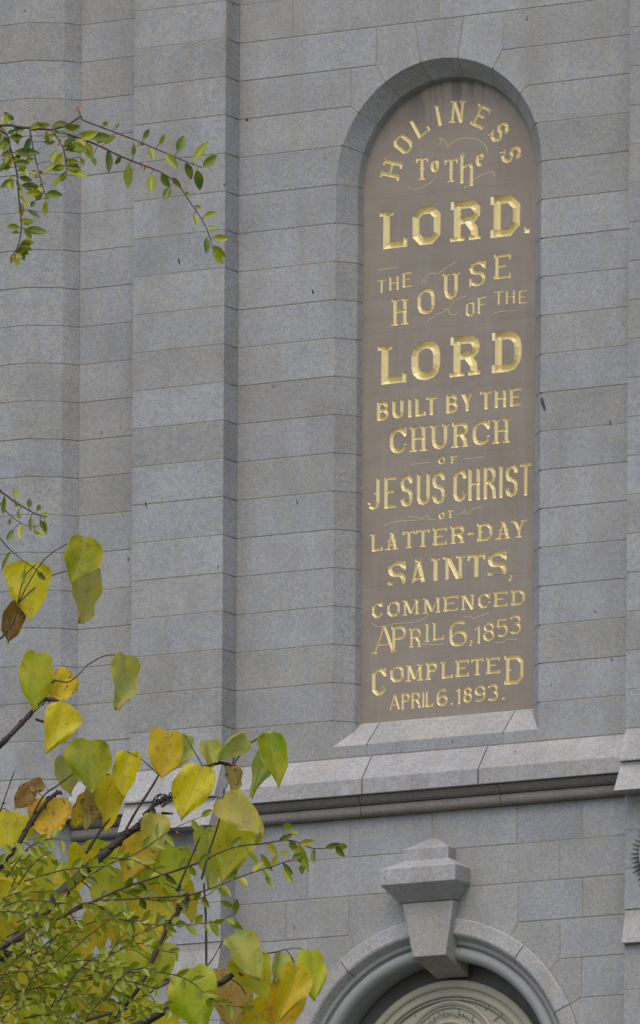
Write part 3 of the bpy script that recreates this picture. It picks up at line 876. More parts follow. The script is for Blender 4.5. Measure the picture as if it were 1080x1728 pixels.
cut = []      # letter triangles + boundary segments, in tablet x,z
def make_letter(ch, X, Z, w, h, t, serif, ns, rot=0.0, orn=False):
    Q, C = glyph(ch, w, h, t, serif, ns)
    if orn: spur(Q, C, w, h, t, ch)
    vs, es, fs = [], [], []
    for q in Q:
        a = sum(q[i].x * q[(i + 1) % 4].y - q[(i + 1) % 4].x * q[i].y for i in range(4))
        if a < 0: q = q[::-1]
        b = len(vs); vs += q; fs.append([b, b + 1, b + 2, b + 3])
    for a, b in C:
        k = len(vs); vs += [a, b]; es.append((k, k + 1))
    for q_ in fs: es += [(q_[i], q_[(i + 1) % 4]) for i in range(4)]
    V, E, F, *_ = delaunay_2d_cdt(vs, es, [], 0, 1e-4)
    V = np.array([(v[0], v[1]) for v in V])
    QT = []
    for q in Q:
        p = [(v.x, v.y) for v in q]; QT += [(p[0], p[1], p[2]), (p[0], p[2], p[3])]
    QT = np.array(QT); qa, qb, qc = QT[:, 0], QT[:, 1], QT[:, 2]
    cross = lambda a_, b_, m_: (b_[:, 0] - a_[:, 0]) * (m_[1] - a_[:, 1]) - (b_[:, 1] - a_[:, 1]) * (m_[0] - a_[:, 0])
    tris = []
    for f in F:
        m_ = V[list(f)].mean(0); s0, s1, s2 = cross(qa, qb, m_), cross(qb, qc, m_), cross(qc, qa, m_)
        if (((s0 > 0) & (s1 > 0) & (s2 > 0)) | ((s0 < 0) & (s1 < 0) & (s2 < 0))).any(): tris.append(list(f))
    cnt = {}
    for f in tris:
        for i in range(len(f)):
            a, b = f[i], f[(i + 1) % len(f)]; cnt.setdefault((min(a, b), max(a, b)), []).append((a, b))
    bd = [v[0] for k, v in cnt.items() if len(v) == 1]
    A = V[[a for a, b in bd]]; Bp = V[[b for a, b in bd]]
    D = np.zeros(len(V))
    ab = Bp - A; l2 = (ab ** 2).sum(1) + 1e-12
    for i, p in enumerate(V):
        u = np.clip(((p - A) * ab).sum(1) / l2, 0, 1)
        D[i] = np.sqrt(((A + ab * u[:, None] - p) ** 2).sum(1).min())
    D = np.minimum(D, t * .55) * 1.05
    cr, sr = math.cos(rot), math.sin(rot)
    def pl(p):
        x, z = p[0] - w / 2, p[1] - h / 2
        return (X + cr * x - sr * z, Z + sr * x + cr * z)
    P = [pl(p) for p in V]
    used = sorted({i for f in tris for i in f}); mp = {u: i for i, u in enumerate(used)}
    verts = [W(P[i][0], TY + .004 + D[i], P[i][1]) for i in used]
    o = link('letter', verts, [[mp[i] for i in f] for f in tris], M['gold'], tablet, origin=W(X, TY, Z))
    cut.append(([tuple(P[i] for i in f) for f in tris], [(P[a], P[b]) for a, b in bd], Z))
    return o

ROWS = [
('tothe',[('T',5.085,-3.65,0.363,0.593),('o',5.463,-3.609,0.245,0.361),('T',5.946,-3.776,0.391,0.618),('h',6.406,-3.771,0.378,0.772),('e',6.797,-3.58,0.256,0.38)]),
('lord1',[('L',4.261,-5.155,0.803,0.986),('O',5.229,-5.149,0.83,1.005),('R',6.406,-5.14,0.92,1.03),('D',7.55,-5.133,0.87,1.053),('.',8.19,-5.555,0.162,0.18)]),
('the1',[('T',3.91,-6.597,0.235,0.356),('H',4.274,-6.553,0.281,0.378),('E',4.678,-6.503,0.293,0.403)]),
('house',[('H',4.458,-7.325,0.486,0.697),('O',5.229,-7.123,0.509,0.681),('U',5.961,-6.8,0.496,0.695),('S',6.739,-6.546,0.482,0.653),('E',7.47,-6.433,0.493,0.642)]),
('ofthe',[('O',6.533,-7.447,0.256,0.386),('F',6.89,-7.373,0.273,0.447),('T',7.368,-7.234,0.278,0.365),('H',7.71,-7.242,0.266,0.355),('E',8.092,-7.276,0.278,0.359)]),
('lord2',[('L',4.242,-8.672,0.833,1.027),('O',5.231,-8.669,0.853,1.03),('R',6.416,-8.665,0.914,1.034),('D',7.615,-8.662,0.87,1.037)]),
('built',[('B',3.966,-9.866,0.346,0.501),('U',4.414,-9.865,0.34,0.498),('I',4.765,-9.865,0.129,0.496),('L',5.087,-9.865,0.316,0.494),('T',5.405,-9.865,0.321,0.492),('B',6.012,-9.864,0.344,0.489),('Y',6.457,-9.864,0.361,0.486),('T',7.012,-9.864,0.342,0.483),('H',7.438,-9.864,0.337,0.48),('E',7.888,-9.864,0.353,0.478)]),
('church',[('C',4.429,-10.688,0.498,0.671),('H',5.029,-10.692,0.503,0.665),('U',5.65,-10.697,0.554,0.659),('R',6.271,-10.7,0.501,0.653),('C',6.881,-10.704,0.511,0.647),('H',7.47,-10.708,0.493,0.642)]),
('of1',[('O',5.719,-11.32,0.204,0.206),('F',6.075,-11.326,0.193,0.206)]),
('jesus',[('J',3.708,-12.018,0.364,0.827),('E',4.216,-12.02,0.381,0.829),('S',4.687,-12.02,0.351,0.832),('U',5.184,-12.021,0.386,0.835),('S',5.633,-12.022,0.373,0.838),('C',6.26,-12.024,0.379,0.841),('H',6.681,-12.024,0.349,0.844),('R',7.146,-12.025,0.372,0.846),('I',7.469,-12.026,0.145,0.847),('S',7.779,-12.026,0.359,0.85),('T',8.189,-12.027,0.348,0.852)]),
('of2',[('O',5.729,-12.752,0.181,0.206),('F',6.0,-12.734,0.14,0.206)]),
('latter',[('L',3.805,-13.293,0.364,0.465),('A',4.256,-13.292,0.387,0.464),('T',4.766,-13.292,0.374,0.464),('T',5.181,-13.292,0.41,0.464),('E',5.677,-13.293,0.42,0.463),('R',6.207,-13.293,0.431,0.463),('-',6.597,-13.293,0.186,0.463),('D',7.001,-13.293,0.448,0.463),('A',7.546,-13.293,0.435,0.462),('Y',8.007,-13.293,0.452,0.462)]),
('saints',[('S',4.412,-14.195,0.533,0.723),('A',5.041,-14.195,0.596,0.724),('I',5.559,-14.195,0.251,0.725),('N',6.095,-14.194,0.623,0.726),('T',6.761,-14.193,0.523,0.728),('S',7.37,-14.192,0.557,0.729),(',',7.769,-14.517,0.121,0.231)]),
('commenced',[('C',3.841,-15.066,0.317,0.413),('O',4.322,-15.067,0.375,0.411),('M',4.837,-15.069,0.492,0.409),('M',5.456,-15.071,0.514,0.406),('E',6.011,-15.072,0.443,0.403),('N',6.519,-15.074,0.413,0.402),('C',6.994,-15.075,0.349,0.399),('E',7.475,-15.077,0.406,0.398),('D',7.99,-15.079,0.393,0.395)]),
('april1',[('A',4.046,-15.841,0.716,0.723),('P',4.492,-15.867,0.469,0.671),('R',4.977,-15.874,0.362,0.5),('I',5.322,-15.768,0.187,0.49),('L',5.645,-15.758,0.344,0.479),('6',6.243,-15.871,0.524,0.679),(',',6.617,-16.139,0.105,0.165),('1',6.811,-15.946,0.145,0.478),('8',7.136,-15.896,0.331,0.499),('5',7.53,-15.83,0.331,0.488),('3',7.909,-15.776,0.347,0.503)]),
('completed',[('C',3.904,-16.941,0.416,0.723),('O',4.436,-16.776,0.404,0.433),('M',4.952,-16.784,0.497,0.448),('P',5.468,-16.787,0.362,0.453),('L',5.906,-16.788,0.362,0.458),('E',6.363,-16.787,0.402,0.453),('T',6.808,-16.781,0.361,0.452),('E',7.266,-16.785,0.407,0.437),('D',7.882,-16.95,0.556,0.739)]),
('april2',[('A',4.371,-17.504,0.322,0.413),('P',4.708,-17.514,0.258,0.423),('R',5.006,-17.51,0.269,0.428),('I',5.22,-17.511,0.099,0.417),('L',5.4,-17.505,0.216,0.428),('6',5.78,-17.499,0.333,0.458),('.',6.06,-17.678,0.075,0.062),('1',6.261,-17.501,0.105,0.437),('8',6.531,-17.489,0.262,0.422),('9',6.891,-17.486,0.32,0.432),('3',7.263,-17.49,0.331,0.442),('.',7.588,-17.665,0.087,0.061)]),
]
STY = {  # stroke / height, serifs, corner steps, ornament
    'tothe': (.19, True, 2, True), 'lord1': (.205, True, 1, False), 'the1': (.17, False, 1, False), 'house': (.15, True, 2, True),
    'ofthe': (.16, False, 1, False), 'lord2': (.205, True, 3, False), 'built': (.20, False, 2, False), 'church': (.165, True, 3, False),
    'of1': (.16, True, 2, False), 'jesus': (.125, False, 2, True), 'of2': (.16, True, 2, False), 'latter': (.19, True, 1, True), 'saints': (.175, True, 3, False),
    'commenced': (.185, True, 1, False), 'april1': (.15, True, 3, False), 'completed': (.185, True, 1, True), 'april2': (.15, False, 3, False)}
for key_, lst in ROWS:
    tt, sf_, ns_, orn = STY[key_]
    for ch, X, Z, w, h in lst:
        t = tt * max(.36, h)
        if key_ == 'tothe': t = .095
        if key_ in ('april1', 'completed'): t = tt * (.56 if h > .6 else .45)
        if key_ in ('of1', 'of2'): t = .052
        if ch in ',.': t = .09
        make_letter(ch, X, Z, w, h, t, sf_ and ch not in '61853', ns_, 0.0, orn)
HC = (5.947, -4.112)
for ch, a in zip('HOLINESS', (163.0, 140.9, 120.5, 102.3, 84.5, 62.2, 40.1, 18.0)):
    w = {'H': .50, 'O': .40, 'L': .40, 'I': .17, 'N': .44, 'E': .42, 'S': .37}[ch]
    make_letter(ch, HC[0] + 1.846 * math.cos(rad(a)), HC[1] + 1.846 * math.sin(rad(a)), w, .58, .098, ch in 'HNES', 1, rad(a - 90))

# stone slabs of the tablet, pierced by the letters
joints = [-1.0, -4.32, -7.83, -11.2, -14.45, -18.05]
def slab(z1, z0, arch):
    xl, xr = NC[0] - 2.615, NC[0] + 2.615; gp = .0012
    if arch: out = [(xl, z0 + gp), (xr, z0 + gp)] + arcpts(NC, 2.615, 0, 180, 4)
    else: out = [(xl, z0 + gp), (xr, z0 + gp), (xr, z1 - gp), (xl, z1 - gp)]
    L_ = [c for c in cut if z0 < c[2] < z1]
    vs = [Vector(p) for p in out]; n = len(out); es = [(i, (i + 1) % n) for i in range(n)]
    T = []
    for tris, bd, z in L_:
        T += tris
        for a, b in bd:
            k = len(vs); vs += [Vector(a), Vector(b)]; es.append((k, k + 1))
    V, E, F, *_ = delaunay_2d_cdt(vs, es, [], 1, 1e-5)
    T3 = np.array([[t[0], t[1], t[2]] for t in T if len(t) == 3]) if T else np.zeros((0, 3, 2))
    V = np.array([(v[0], v[1]) for v in V])
    keep = []
    a, b, c = T3[:, 0], T3[:, 1], T3[:, 2]
    cr = lambda p, q, r: (q[..., 0] - p[..., 0]) * (r[..., 1] - p[..., 1]) - (q[..., 1] - p[..., 1]) * (r[..., 0] - p[..., 0])
    for f in F:
        m = V[list(f)].mean(0)[None]
        s0, s1, s2 = cr(a, b, m), cr(b, c, m), cr(c, a, m)
        inside = (((s0 >= 0) & (s1 >= 0) & (s2 >= 0)) | ((s0 <= 0) & (s1 <= 0) & (s2 <= 0))).any()
        if not inside: keep.append(list(f))
    verts = [W(x, TY, z) for x, z in V]
    k = len(verts); verts += [W(x, TY, z) for x, z in out] + [W(x, TY + .3, z) for x, z in out]
    keep += [[k + i, k + (i + 1) % n, k + n + (i + 1) % n, k + n + i] for i in range(n)]
    return link('slab', verts, keep, M['tablet'], tablet, origin=W(NC[0], TY, z0))
for i in range(5): slab(joints[i], joints[i + 1], i == 0)
box('slab_bed', NC[0] - 2.6, NC[0] + 2.6, TY + .26, TY + .5, -18.04, -4, M['mortar'], tablet)

FLO = [[(5.57, -2.92), (5.69, -2.94), (5.79, -3.04), (5.86, -3.2), (5.92, -3.1), (6.15, -3.0), (6.44, -3.0), (6.74, -3.08), (6.94, -3.23), (7.03, -3.4)], [(5.6, -3.1), (5.64, -3.0), (5.62, -2.93)], [(4.67, -4.07), (4.76, -4.15), (4.99, -4.17), (5.29, -4.08), (5.46, -3.97), (5.55, -3.89)], [(6.44, -4.19), (6.74, -4.04), (7.09, -3.94), (7.22, -3.98), (7.22, -4.08)], [(3.79, -6.18), (4.07, -6.17), (4.39, -6.16)], [(5.1, -6.65), (5.19, -6.53), (5.36, -6.42), (5.59, -6.44), (5.83, -6.31), (6.09, -6.2)], [(5.14, -6.55), (5.22, -6.61), (5.19, -6.69)], [(5.28, -7.65), (5.54, -7.52), (5.72, -7.46), (5.95, -7.35), (6.09, -7.19), (6.42, -7.11)], [(5.72, -7.36), (5.89, -7.42), (5.95, -7.53), (6.1, -7.57), (6.13, -7.5)], [(7.26, -7.62), (7.52, -7.61), (7.9, -7.62)], [(4.8, -11.35), (5.37, -11.34)], [(6.36, -11.35), (6.96, -11.34)], [(4.03, -12.87), (4.41, -12.8), (5.05, -12.82), (5.29, -12.72), (5.38, -12.82), (5.55, -12.85)], [(4.73, -12.7), (5.0, -12.74), (5.23, -12.82)], [(6.19, -12.78), (6.37, -12.74), (6.42, -12.68), (6.47, -12.79), (6.69, -12.66), (6.92, -12.65)], [(3.67, -15.4), (3.96, -15.53), (4.37, -15.47), (4.84, -15.48), (5.13, -15.44), (5.31, -15.36), (5.38, -15.28)], [(6.39, -15.46), (6.59, -15.46), (6.71, -15.53), (6.94, -15.45), (7.17, -15.42)], [(5.17, -16.06), (5.49, -16.11), (5.81, -16.12)], [(7.34, -16.21), (7.58, -16.21), (7.67, -16.15), (7.96, -16.17)]]
def smoothline(pts, n=4):
    out = []
    for i in range(len(pts) - 1):
        p0, p1, p2, p3 = pts[max(i - 1, 0)], pts[i], pts[i + 1], pts[min(i + 2, len(pts) - 1)]
        for k in range(n):
            t = k / n
            out.append(tuple(.5 * ((2 * p1[d]) + (-p0[d] + p2[d]) * t + (2 * p0[d] - 5 * p1[d] + 4 * p2[d] - p3[d]) * t * t + (-p0[d] + 3 * p1[d] - 3 * p2[d] + p3[d]) * t ** 3) for d in range(len(p1))))
    out.append(tuple(pts[-1])); return out
for pts in FLO:
    p = smoothline(pts, 4); n = len(p)
    q, _c = strip(p, .009)
    vs, fs = [], []
    for qq in q:
        b = len(vs); vs += [W(v.x, TY - .005, v.y) for v in qq]; fs.append([b, b + 1, b + 2, b + 3])
    link('flourish', vs, fs, M['gold'], tablet, origin=W(p[0][0], TY, p[0][1]))

# ------------------------------------------------------------------ trees in front
CAMP = cam.matrix_world.translation.copy()
RT = Vector((math.cos(YAW), math.sin(YAW), 0)); FW = Vector((-math.sin(YAW), math.cos(YAW), 0)); UP = Vector((0, 0, 1))
TD = 21.0                       # the trees stand about 21 m from where one looks up
def tp(x, y, d=0.0):
    """a point of the tree, x and y measured in millimetre-like steps on an upright plane 21 m away, d metres behind it"""
    D = TD + d
    X = (x - 540) / FPX; Y = (4462.2 - y) / FPX
    cr, sr = math.cos(ROLL), math.sin(ROLL)
    X, Y = cr * X + sr * Y, -sr * X + cr * Y
    return CAMP + RT * X * D + FW * D + UP * Y * D
PXM = TD / FPX                  # metres per step

def tube(name, pts, radii, mat, parent, sides=6, kind=None):
    """pts world Vectors, radii metres"""
    n = len(pts); vs, fs = [], []
    prev = None
    for i in range(n):
        t = (pts[min(i + 1, n - 1)] - pts[max(i - 1, 0)])
        if t.length < 1e-9: t = Vector((0, 0, 1))
        t.normalize()
        u = prev - t * prev.dot(t) if prev is not None else t.orthogonal()
        if u.length < 1e-6: u = t.orthogonal()
        u.normalize(); prev = u; v = t.cross(u)
        r = radii[i] if isinstance(radii, (list, tuple)) else radii
        for s in range(sides):
            a = 2 * math.pi * s / sides
            vs.append(pts[i] + (u * math.cos(a) + v * math.sin(a)) * r)
    for i in range(n - 1):
        for s in range(sides):
            a, b = i * sides + s, i * sides + (s + 1) % sides
            fs.append([a, b, b + sides, a + sides])
    fs.append(list(range(sides))[::-1]); fs.append([(n - 1) * sides + s for s in range(sides)])
    if name is None: return vs, fs
    return link(name, vs, fs, mat, parent, kind, smooth=True, origin=pts[0])

def branch(name, pts, r0, r1, parent, mat, d=0.0, knob=.15, n=5, sides=6):
    """pts (x, y) or (x, y, d); radii in steps"""
    p3 = [(p[0], p[1], p[2] if len(p) > 2 else d) for p in pts]
    sm = smoothline(p3, n)
    k = len(sm)
    rr = [PXM * (r0 + (r1 - r0) * i / (k - 1)) * (1 + random.uniform(-knob, knob)) for i in range(k)]
    return tube(name, [tp(*p) for p in sm], rr, mat, parent, sides), sm

def srgb(r, g_, b): 
    f = lambda c: (c / 255 / 12.92) if c / 255 <= .04045 else ((c / 255 + .055) / 1.055) ** 2.4
    return (f(r), f(g_), f(b), 1)

WT = [(0, .30), (.06, .40), (.13, .46), (.25, .50), (.38, .495), (.52, .45), (.66, .36), (.79, .235), (.89, .12), (.96, .035), (1.0, 0.0)]
def heart_leaf(bx, by, tx, ty, w, col, d=0.0, fold=.3, curl=.1, tilt=0.0, mat='leaf', parent=None, wav=.05):
    """leaf from its stalk end (bx,by) to its tip (tx,ty), w steps wide"""
    rnd = random.Random(int(bx * 7 + by * 13 + tx))
    b = tp(bx, by, d); t = tp(tx, ty, d)
    ax = t - b; L = ax.length; ax.normalize()
    side = ax.cross(FW).normalized(); nor = side.cross(ax).normalized()
    if tilt: 
        side2 = side * math.cos(tilt) + nor * math.sin(tilt); nor = nor * math.cos(tilt) - side * math.sin(tilt); side = side2
    ww = w * PXM / max(.25, abs(math.cos(tilt))); 
    NJ = 10; vs, uv, fs = [], [], []
    ph = rnd.uniform(0, 6); ec = rnd.uniform(-.10, .16); ec2 = rnd.uniform(-.8, 1.4)
    asym = rnd.uniform(.82, 1.18); bk = rnd.uniform(.0, .10); sk = rnd.uniform(-.08, .08); e1, e2 = rnd.uniform(0, 6), rnd.uniform(0, 6)
    SS = [0, .06, .13, .19, .25, .31, .38, .45, .52, .59, .66, .73, .79, .84, .89, .93, .965, 1.0]
    for i, s in enumerate(SS):
        hw = np.interp(max(0, min(1, s + sk * math.sin(math.pi * s))), [p[0] for p in WT], [p[1] for p in WT]) * (1 + .05 * math.sin(9 * s + e1))
        for j in range(NJ + 1):
            u = -1 + 2 * j / NJ
            back = -bk * abs(u) ** .8 * (1 - s) ** 3 + .05 * abs(u) ** 3 * (1 - s) ** 6
            x = u * hw * ww * (asym if u > 0 else 2 - asym)
            y = (s + back) * L
            dep = abs(x) * math.sin(fold) + curl * L * (s * s) + wav * L * math.sin(7 * s + 3 * u + ph) * abs(u) * .8 + .03 * L * math.sin(13 * s * abs(u) + ph * 2) * abs(u)
            dep += ec * L * abs(u) ** 3 * (1 if u > 0 else ec2); x *= math.cos(fold)
            sway = .07 * L * math.sin(2.6 * s + ph) + .012 * L * abs(u) * math.sin(17 * s + e2 * u)
            vs.append(b + ax * y + side * (x + sway) - nor * dep)
            uv.append((.5 + u * hw, s))
    for i in range(len(SS) - 1):
        for j in range(NJ):
            a = i * (NJ + 1) + j
            fs.append([a, a + 1, a + NJ + 2, a + NJ + 1])
    o = link('leaf', vs, fs, M[mat], parent, smooth=True, uvs=uv, origin=b)
    o.color = col
    return o

# ---- broad-leaved tree
redbud = thing('broad_leaved_tree', (tp(-260, 1728, .8).x, tp(-260, 1728, .8).y, 0),
               'autumn tree with large heart shaped yellow and green leaves at lower left', 'tree')
rt = [tp(-260, 2000, .8)]
rb = Vector((rt[0].x, rt[0].y, 0))
trunk = tube('trunk', [rb, rb + Vector((.05, .02, 1.5)), rb + Vector((-.03, .05, 3)), tp(-240, 2050, .8)], [.16, .13, .10, .06], M['bark'], redbud, 10)
BR = []     # sampled branch points, to hang leaves from
def rbr(pts, r0, r1, d=0.0, knob=.18):
    o, sm = branch('branch', pts, r0, r1, redbud, M['bark'], d, knob)
    BR.extend(sm); return sm
main = rbr([(-240, 2050, .8), (-120, 1800, .4), (0, 1620, .1), (60, 1550), (130, 1482), (165, 1450), (205, 1415), (240, 1388), (262, 1356), (300, 1341)], 14, 3.2)
low = rbr([(-240, 2050, .8), (-60, 1880, .3), (120, 1790, .1), (250, 1722), (330, 1675), (380, 1655), (400, 1632)], 12, 3.5)
r2 = rbr([(150, 1762, .1), (225, 1680), (262, 1610), (285, 1560), (305, 1532), (316, 1522), (310, 1508), (298, 1500)], 4.5, 2.6)
r3 = rbr([(-200, 1500, .3), (-60, 1320, .1), (0, 1258), (35, 1222), (65, 1190), (80, 1180), (100, 1184)], 6, 2.8)
rbr([(65, 1190), (58, 1178), (90, 1150), (118, 1150), (148, 1122)], 2.2, .8)
r4 = rbr([(-120, 1600, .2), (-30, 1500, .1), (20, 1440), (52, 1390), (85, 1346), (104, 1336)], 5.5, 2.8)
rbr([(20, 1440), (45, 1395), (72, 1345), (98, 1325), (126, 1304)], 2.2, .9)
rbr([(205, 1415), (228, 1372), (255, 1330), (268, 1308), (275, 1300)], 2.4, 1.3)
rbr([(300, 1500), (316, 1462), (328, 1435), (338, 1412)], 2.0, 1.2)
rbr([(340, 1484), (352, 1440), (366, 1398), (374, 1366), (378, 1330)], 2.0, 1.0)
rbr([(348, 1668), (348, 1600), (347, 1540), (344, 1490)], 2.4, 1.8)
rbr([(145, 1440), (165, 1408), (185, 1382)], 3.0, 1.5)
rbr([(0, 1370), (14, 1330), (25, 1300)], 1.2, .8)
rbr([(300, 1341), (335, 1300), (352, 1292), (372, 1288), (393, 1291)], 2.6, 2.2)
rbr([(400, 1632), (420, 1615), (468, 1606), (482, 1602)], 1.6, .8)
rbr([(240, 1682), (300, 1650), (345, 1634), (372, 1596)], 1.5, .8)
rbr([(-60, 1090, .1), (-10, 1085), (22, 1050), (30, 1018)], 2.5, 1.0)

GR, YE, OR, TA, PA, YG, BN = (srgb(140, 158, 6), srgb(222, 202, 4), srgb(220, 176, 14), srgb(182, 150, 80), srgb(176, 178, 84), srgb(184, 190, 10), srgb(116, 92, 30))
LV = [  # bx, by, tx, ty, width, colour, depth, fold, curl, tilt, material
 (140, 905, 119, 986, 66, GR, .00, .25, .05, 0, 'leaf'), (150, 958, 128, 1050, 38, PA, .06, .2, .05, 1.05, 'leaf'),
 (62, 950, 47, 1050, 82, YE, .02, .2, .08, 0, 'leaf'), (34, 1020, 12, 1088, 46, BN, .03, .5, .1, .4, 'leaf_brown'),
 (68, 1103, 50, 1203, 62, YG, .00, .3, .08, .2, 'leaf'), (118, 1132, 80, 1182, 46, YE, .05, .3, .05, .3, 'leaf_brown'),
 (100, 1185, 80, 1273, 66, YE, -.02, .4, .06, .1, 'leaf'), (210, 1106, 189, 1198, 42, PA, .02, .2, .1, .8, 'leaf'),
 (160, 1250, 150, 1342, 80, GR, -.03, .2, .05, 0, 'leaf'), (112, 1278, 118, 1345, 48, PA, .05, .3, .1, .4, 'leaf'),
 (214, 1268, 212, 1350, 46, YE, .02, .35, .1, .25, 'leaf'), (284, 1236, 270, 1316, 66, OR, .00, .35, .06, 0, 'leaf'),
 (312, 1240, 292, 1300, 30, PA, .04, .3, .05, .7, 'leaf'), (334, 1292, 312, 1387, 70, YE, -.02, .2, .04, 0, 'leaf'),
 (412, 1238, 356, 1272, 34, PA, .00, .6, .2, .8, 'leaf'), (348, 1252, 352, 1298, 40, PA, .03, .5, .2, .5, 'leaf'),
 (388, 1288, 386, 1345, 36, TA, .05, .4, .1, .6, 'leaf_brown'), (462, 1236, 430, 1350, 46, PA, .04, .3, .05, .5, 'leaf'),
 (462, 1238, 462, 1330, 54, GR, .00, .3, .05, .2, 'leaf'), (380, 1345, 440, 1420, 62, PA, -.02, .2, .1, .2, 'leaf'),
 (398, 1378, 375, 1496, 80, YG, .06, .15, .05, 0, 'leaf'), (352, 1400, 345, 1500, 44, PA, .09, .2, .05, .6, 'leaf'),
 (14, 1368, 6, 1442, 84, YE, .05, .2, .1, 0, 'leaf'), (88, 1346, 86, 1422, 80, OR, .02, .3, .2, .1, 'leaf_brown'),
 (50, 1325, 18, 1362, 44, TA, .0, .7, .3, .7, 'leaf_brown'), (70, 1316, 40, 1336, 30, TA, .02, .6, .3, .6, 'leaf_brown'),
 (160, 1330, 142, 1405, 48, TA, .06, .4, .2, .6, 'leaf_brown'), (186, 1308, 168, 1402, 50, YE, .04, .3, .05, .5, 'leaf'),
 (150, 1340, 122, 1400, 40, OR, .1, .3, .1, .5, 'leaf_brown'),
 (232, 1398, 214, 1502, 72, OR, .08, .25, .1, .1, 'leaf_brown'), (256, 1372, 262, 1442, 56, PA, -.02, .4, .1, .5, 'leaf'),
 (302, 1432, 290, 1520, 76, YG, .08, .2, .05, 0, 'leaf'), (250, 1492, 262, 1618, 96, YE, .12, .15, .05, 0, 'leaf'),
 (206, 1500, 200, 1600, 70, YE, .16, .2, .05, .2, 'leaf'), (206, 1600, 222, 1696, 84, YG, .1, .2, .1, 0, 'leaf'),
 (320, 1636, 352, 1740, 88, YG, -.04, .2, .02, 0, 'leaf'), (372, 1636, 392, 1745, 78, TA, .08, .3, .1, .2, 'leaf_brown'),
 (428, 1606, 446, 1694, 74, YG, .0, .25, .06, .1, 'leaf'), (382, 1584, 442, 1652, 46, PA, -.04, .3, .0, .8, 'leaf'),
 (494, 1628, 470, 1730, 66, YE, .0, .5, .1, .35, 'leaf'), (520, 1606, 530, 1690, 52, YG, .03, .3, .1, .5, 'leaf'),
 (500, 1650, 450, 1745, 70, OR, .06, .3, .1, .2, 'leaf'), (262, 1692, 240, 1790, 94, YE, .04, .2, .1, 0, 'leaf'),
 (420, 1690, 440, 1790, 90, YE, .1, .3, .1, 0, 'leaf'), (92, 1500, 84, 1580, 70, YE, .2, .2, .1, .2, 'leaf'), (26, 1490, 20, 1570, 70, YE, .2, .2, .1, .2, 'leaf'),
 (178, 1420, 160, 1500, 62, YG, .2, .2, .1, .2, 'leaf'), (130, 1560, 122, 1645, 76, OR, .2, .2, .1, .2, 'leaf'), (50, 1600, 42, 1690, 80, YE, .2, .2, .1, .2, 'leaf'),
 (104, 1660, 98, 1745, 76, YG, .2, .2, .1, .2, 'leaf'), (10, 1680, 2, 1780, 80, YE, .2, .2, .1, .2, 'leaf'), (170, 1690, 178, 1780, 80, YE, .2, .2, .1, .2, 'leaf'),
 (166, 1530, 176, 1610, 60, YE, .25, .2, .1, .3, 'leaf'),
 (262, 1420, 240, 1510, 66, YG, .14, .5, .1, .3, 'leaf'), (186, 1470, 210, 1560, 72, YG, .12, .4, .15, -.3, 'leaf'), (236, 1560, 200, 1640, 68, YG, .14, .5, .1, .4, 'leaf'),
 (140, 1430, 120, 1500, 60, YE, .18, .5, .1, .4, 'leaf'), (60, 1440, 78, 1510, 64, YG, .18, .4, .1, .3, 'leaf'), (275, 1590, 262, 1670, 60, YG, .12, .6, .1, .5, 'leaf'),
 (10, 1560, 30, 1640, 74, YG, .2, .4, .1, .2, 'leaf'), (110, 1590, 140, 1670, 70, YG, .16, .5, .1, -.4, 'leaf'), (160, 1630, 140, 1712, 72, YE, .18, .3, .1, .2, 'leaf'),
 (70, 1680, 60, 1760, 70, YG, .18, .3, .1, .2, 'leaf'), (300, 1490, 318, 1560, 50, YE, .14, .6, .1, .6, 'leaf'), (470, 1606, 462, 1664, 44, PA, .05, .7, .2, .7, 'leaf')]
rl = random.Random(21)
for i in range(26):
    bx = rl.uniform(-20, 215); by = rl.uniform(1440, 1690)
    LV.append((bx, by, bx + rl.uniform(-22, 22), by + rl.uniform(66, 92), rl.uniform(58, 80), rl.choice([YE, YG, YG, YE, GR]), rl.uniform(.22, .5), rl.uniform(.2, .6), .1, rl.uniform(-.4, .4), 'leaf'))
for bx, by, tx, ty, w, col, d, fo, cu, ti, mt in LV:
    cv = tuple(min(1, c * random.uniform(.98, 1.25)) for c in col[:3]) + (1,)
    heart_leaf(bx, by, tx, ty, w, cv, d, fo, cu, ti, mt, redbud)
    q = min(BR, key=lambda p: math.hypot(p[0] - bx, p[1] - by) + (60 if p[1] < by - 60 else 0))
    dd = math.hypot(q[0] - bx, q[1] - by)
    if dd < 260:
        branch('petiole', [(q[0], q[1], q[2]), ((q[0] + bx) / 2 + (by - q[1]) * .08, (q[1] + by) / 2 - dd * .12, (q[2] + d) / 2), (bx, by, d)], 1.1, .8, redbud, M['petiole'] if dd < 45 else M['bark'], n=4, knob=0)
for i in range(60):
    q = random.choice(BR)
    if not (-20 < q[0] < 560): continue
    a = random.uniform(0, 6.28)
    branch('bud', [(q[0], q[1], q[2]), (q[0] + 3 * math.cos(a), q[1] + 3 * math.sin(a), q[2]), (q[0] + 5 * math.cos(a), q[1] + 5 * math.sin(a), q[2])], 1.6, .6, redbud, M['bark'], n=1)

